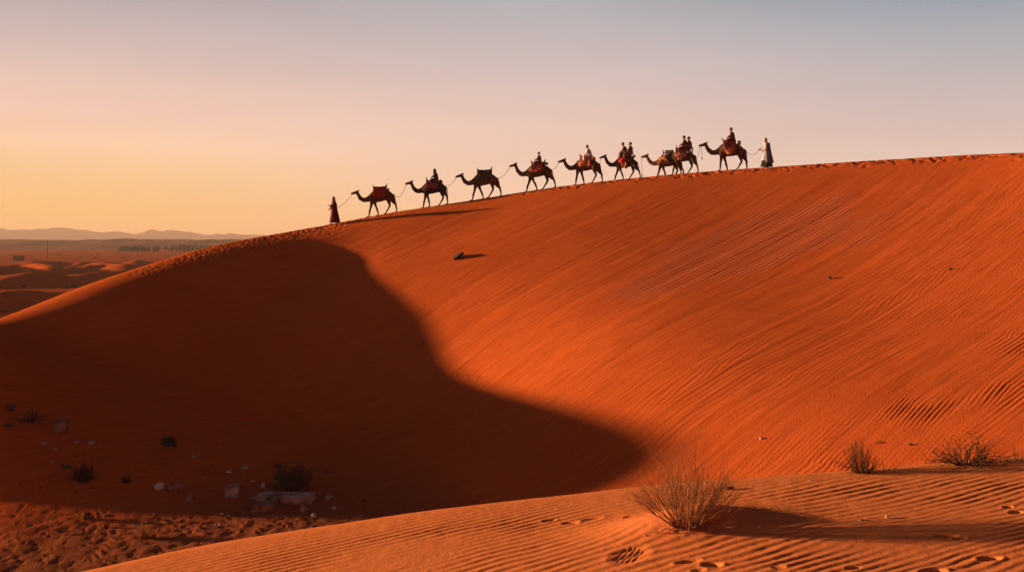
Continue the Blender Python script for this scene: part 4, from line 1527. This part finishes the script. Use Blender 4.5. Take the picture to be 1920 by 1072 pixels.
bush(155, 902, OFF, (22, 75), 54, 36, 'dry grass tuft in the shaded basin, the larger of the two left tufts', 'bush', 130, TWIGD, 10, .012, 1, (0, 0), .35, .25, (1, 2), .35, base=.35)
bush(237, 905, OFF, (22, 75), 26, 18, 'small dry grass tuft right of the larger one in the basin', 'bush', 60, TWIGD, 11, .010, 0, (0, 0), .3, .25, base=.35)
bush(548, 918, OFF, (22, 75), 82, 50, 'dark leafy shrub behind the long slab', 'bush', 46, TWIGD, 12, .016, 2, (.15, 0), .25, .5, (2, 4), .6, leaves=(2600, .035), base=.3, name='leafy_shrub')
bush(268, 1007, OFF, (22, 75), 40, 28, 'reddish dry bush on the sunlit basin floor', 'bush', 70, STRAW, 13, .011, 1, (0, 0), .3, .35, (1, 3), .45, base=.3)
bush(315, 835, OFF, (22, 75), 22, 17, 'round black shrub at the foot of the shaded slope', 'bush', 40, TWIGD, 14, .014, 1, (0, 0), .1, .5, (2, 4), .7, leaves=(900, .04), base=.4, name='leafy_shrub')
bush(58, 790, OFF, (22, 75), 66, 26, 'sprawling dead branches on the shaded slope at the left', 'bush', 16, TWIGD, 15, .022, 2, (.1, 0), -.1, .8, (2, 4), .7, base=.3)


def branch(px, py, ex, ey, surf, rng, rad, label, seed, m=TWIGD, lift=.03, child=(4, 7)):
    a, b = hit(px, py, surf, *rng), hit(ex, ey, surf, *rng)
    r = random.Random(seed)
    bm = bmesh.new()
    A, B = Vector(a), Vector(b)
    d = (B - A)
    n = 8
    pts = []
    for i in range(n + 1):
        q = A.lerp(B, i / n) + Vector((0, r.gauss(0, 1) * d.length * .03, 0))
        q.z = float(surf(np.array([q.x]), np.array([q.y]))[0]) + rad + lift * abs(math.sin(i * 1.3)) * .4
        pts.append(q - A)
    tube(bm, pts, [rad * (1 - .6 * i / n) for i in range(n + 1)], 6)
    for _ in range(r.randint(*child)):
        i = r.randint(0, n - 1)
        twig(bm, r, pts[i], (r.gauss(0, .5), r.gauss(0, .4), r.uniform(.3, 1.2)), d.length * r.uniform(.12, .35), rad * .55, 1, .5, 4, .2, (0, 2), .5)
    return tag(part('fallen_branch', bm, m, None, True, a), label, 'branch')


branch(1366, 962, 1450, 958, fg_h, FR, .005, 'bent fallen twig on the sand right of the large bush', 31, TWIG)
branch(1275, 990, 1205, 1008, fg_h, FR, .004, 'dead branch lying on the mound left of the large bush', 32, TWIG)
branch(1300, 985, 1338, 1000, fg_h, FR, .004, 'dead branch lying in front of the large bush', 33, TWIG)
branch(292, 975, 325, 977, OFF, (22, 75), .02, 'dark twig bundle on the sunlit basin floor above the reddish bush', 34)
branch(110, 1000, 132, 996, OFF, (22, 75), .03, 'dark piece of driftwood on the sunlit basin floor', 35, child=(1, 3))
branch(1652, 829, 1640, 833, OFF, (12, 60), .02, 'short dark stick on the dune foot behind the small tuft', 36, child=(0, 1))

# ------------------------------------------------------------------ far out on the plain
PLN = OFF
WOODM = rough_mat('pole_wood', (.05, .035, .03), (.09, .06, .05), 3)
WALLM = rough_mat('mud_wall', (.12, .065, .045), (.18, .10, .07), 1.5)
TREEM = rough_mat('far_foliage', (.022, .025, .014), (.045, .045, .025), 1.2)
p = hit(89, 484, PLN, 120, 1500, 3000)
k = p[1] / F
root = thing('utility_pole', tuple(p), 'thin utility pole standing alone on the far plain', 'pole')
bm = bmesh.new(); tube(bm, [(0, 0, -.5), (0, 0, 16 * k), (0, 0, 31.5 * k)], [.20, .17, .12], 8); part('post', bm, WOODM, root)
for z, w in ((29.5, 2.4), (17.5, 4.2)):
    bm = bmesh.new(); box(bm, ((w * .35 if w > 3 else 0) * k * .6, 0, z * k), (w * k, .14, .16)); part('crossarm', bm, WOODM, root)
p = hit(32, 489, PLN, 120, 1500, 3000)
k = p[1] / F
root = thing('hut', tuple(p), 'small low dark hut on the far plain near the left edge', 'hut')
w, h = 15 * k, 9 * k
bm = bmesh.new()
box(bm, (0, w * .4, h * .48), (w, w * .8, h * .96)); part('wall', bm, WALLM, root, False)
bm = bmesh.new(); box(bm, (0, w * .4, h * .98), (w * 1.08, w * .9, h * .10)); part('roof', bm, WOODM, root, False)
for i in range(3):
    bm = bmesh.new(); box(bm, ((i - 1) * w * .3, -.03, h * .45), (w * .16, .10, h * (.62 if i == 1 else .35))); part('door' if i == 1 else 'window', bm, STONE['dark'], root, False)


def crown(seed, n=150, sz=.34, sx=1.0):
    r = random.Random(seed)
    bm = bmesh.new()
    blobs = [(Vector((r.gauss(0, .55) * sx, r.gauss(0, .5), r.uniform(.9, 3.0))), r.uniform(.55, .95)) for _ in range(6)]
    for _ in range(n):
        c_, q = r.choice(blobs)
        v = Vector((r.gauss(0, 1), r.gauss(0, 1), r.gauss(0, 1))).normalized() * q * r.uniform(.5, 1.05)
        p_ = c_ + v
        u = Vector((r.gauss(0, 1), r.gauss(0, 1), r.gauss(0, 1))).normalized(); w_ = u.orthogonal().normalized()
        s = sz * r.uniform(.6, 1.3)
        bm.faces.new([bm.verts.new(p_ + x) for x in (u * s, w_ * s, -u * s, -w_ * s)])
    return bm


protos = []
tree_px = []
r = random.Random(3)
for a, b, n in ((224, 281, 15), (287, 297, 3), (308, 316, 2), (320, 356, 10), (360, 412, 13)):
    for i in range(n):
        tree_px.append((a + (b - a) * (i + .5) / n + r.uniform(-.8, .8), 472.5 - .012 * (a - 224) + r.uniform(-.5, .5)))
for i, (px, py) in enumerate(tree_px):
    p = hit(px, py, PLN, 300, 1500, 2500)
    k = p[1] / F * r.uniform(9, 12) / 3.6
    if i < 4:
        root = thing('tree', tuple(p), 'dark tree in the row of far trees at the foot of the hills', 'tree', 'row of far trees on the plain')
        bm = bmesh.new()
        tube(bm, [(0, 0, -.3), (.05, 0, .8), (0, .05, 1.8)], [.16, .12, .06], 6)
        for q in range(4):
            an = q * 1.7 + i
            tube(bm, [(.03, 0, .9 + .2 * q), (.5 * math.cos(an), .5 * math.sin(an), 1.6 + .2 * q)], [.06, .02], 5)
        part('trunk', bm, WOODM, root)
        part('crown', crown(40 + i, 170, .30, 1.1), TREEM, root, False)
        protos.append(root)
    else:
        s = protos[i % 4]
        root = s.copy(); COL.objects.link(root)
        for ch in s.children:
            c_ = ch.copy(); COL.objects.link(c_); c_.parent = root
        root.location = tuple(p)
    root.rotation_euler = (0, 0, r.uniform(0, 6))
    root.scale = (k * r.uniform(1.0, 1.4), k, k * r.uniform(.95, 1.35))
NEARB = [(43, 538, 9, 8), (125, 540, 8, 6), (139, 540, 10, 6), (13, 543, 6, 5), (9, 550, 6, 4), (12, 585, 11, 4), (37, 578, 5, 3), (102, 541, 4, 2)]
FARB = [(95, 479, 5, 3), (110, 478.5, 11, 2), (132, 480, 4, 3), (183, 478, 5, 4), (17, 479, 3, 2), (23, 479, 3, 2), (172, 479, 3, 2), (240, 480, 4, 2), (258, 480, 4, 3), (266, 479, 2.5, 2), (301, 480, 4, 3), (315, 480, 3, 2), (340, 480, 4, 3), (329, 479, 3, 2), (351, 477, 3, 2), (179, 485, 6, 3), (229, 484, 4, 2), (60, 481, 4, 2), (150, 482, 4, 2), (205, 482, 4, 2)]
bp = []
for i, (px, py, w, h) in enumerate(NEARB + FARB):
    near = i < len(NEARB)
    p = hit(px, py, PLN, 60, 1500, 3000)
    k = p[1] / F
    if len(bp) < 3:
        o = part('shrub', crown(70 + i, 220, .30, 1.3), TREEM, None, False)
        bp.append(o)
    else:
        o = bp[i % 3].copy(); COL.objects.link(o)
    o.location = tuple(p - np.array([0, 0, h * k * .25]))
    o.scale = (w * k / 3.2, w * k / 3.2, h * k / 3.2)
    o.rotation_euler = (0, 0, i * 1.3)
    if near:
        tag(o, 'dark shrub dotting the hollow between the small dunes beyond the big dune', 'shrub', 'shrubs between the small dunes')
    else:
        tag(o, 'tiny dark shrub dotting the flat plain in front of the hills', 'shrub', 'shrubs dotting the far plain')
# ------------------------------------------------------------------ the air
def box_mesh(name, lo, hi):
    me = bpy.data.meshes.new(name)
    v = [(x, y, z) for x in (lo[0], hi[0]) for y in (lo[1], hi[1]) for z in (lo[2], hi[2])]
    me.from_pydata(v, [], [(0, 1, 3, 2), (4, 6, 7, 5), (0, 4, 5, 1), (2, 3, 7, 6), (0, 2, 6, 4), (1, 5, 7, 3)])
    return bpy.data.objects.new(name, me)


hz = box_mesh('haze', (-7600, -7600, -18), (7600, 7600, 96))
mh = bpy.data.materials.new('haze_air'); mh.use_nodes = True
mh.node_tree.nodes.clear()
vo = mh.node_tree.nodes.new('ShaderNodeVolumePrincipled')
ou = mh.node_tree.nodes.new('ShaderNodeOutputMaterial')
mh.node_tree.links.new(vo.outputs[0], ou.inputs['Volume'])
vo.inputs['Color'].default_value = (0.68, 0.62, 0.64, 1)
vo.inputs['Density'].default_value = 0.00016
link(hz, mh)
hz['kind'] = 'stuff'
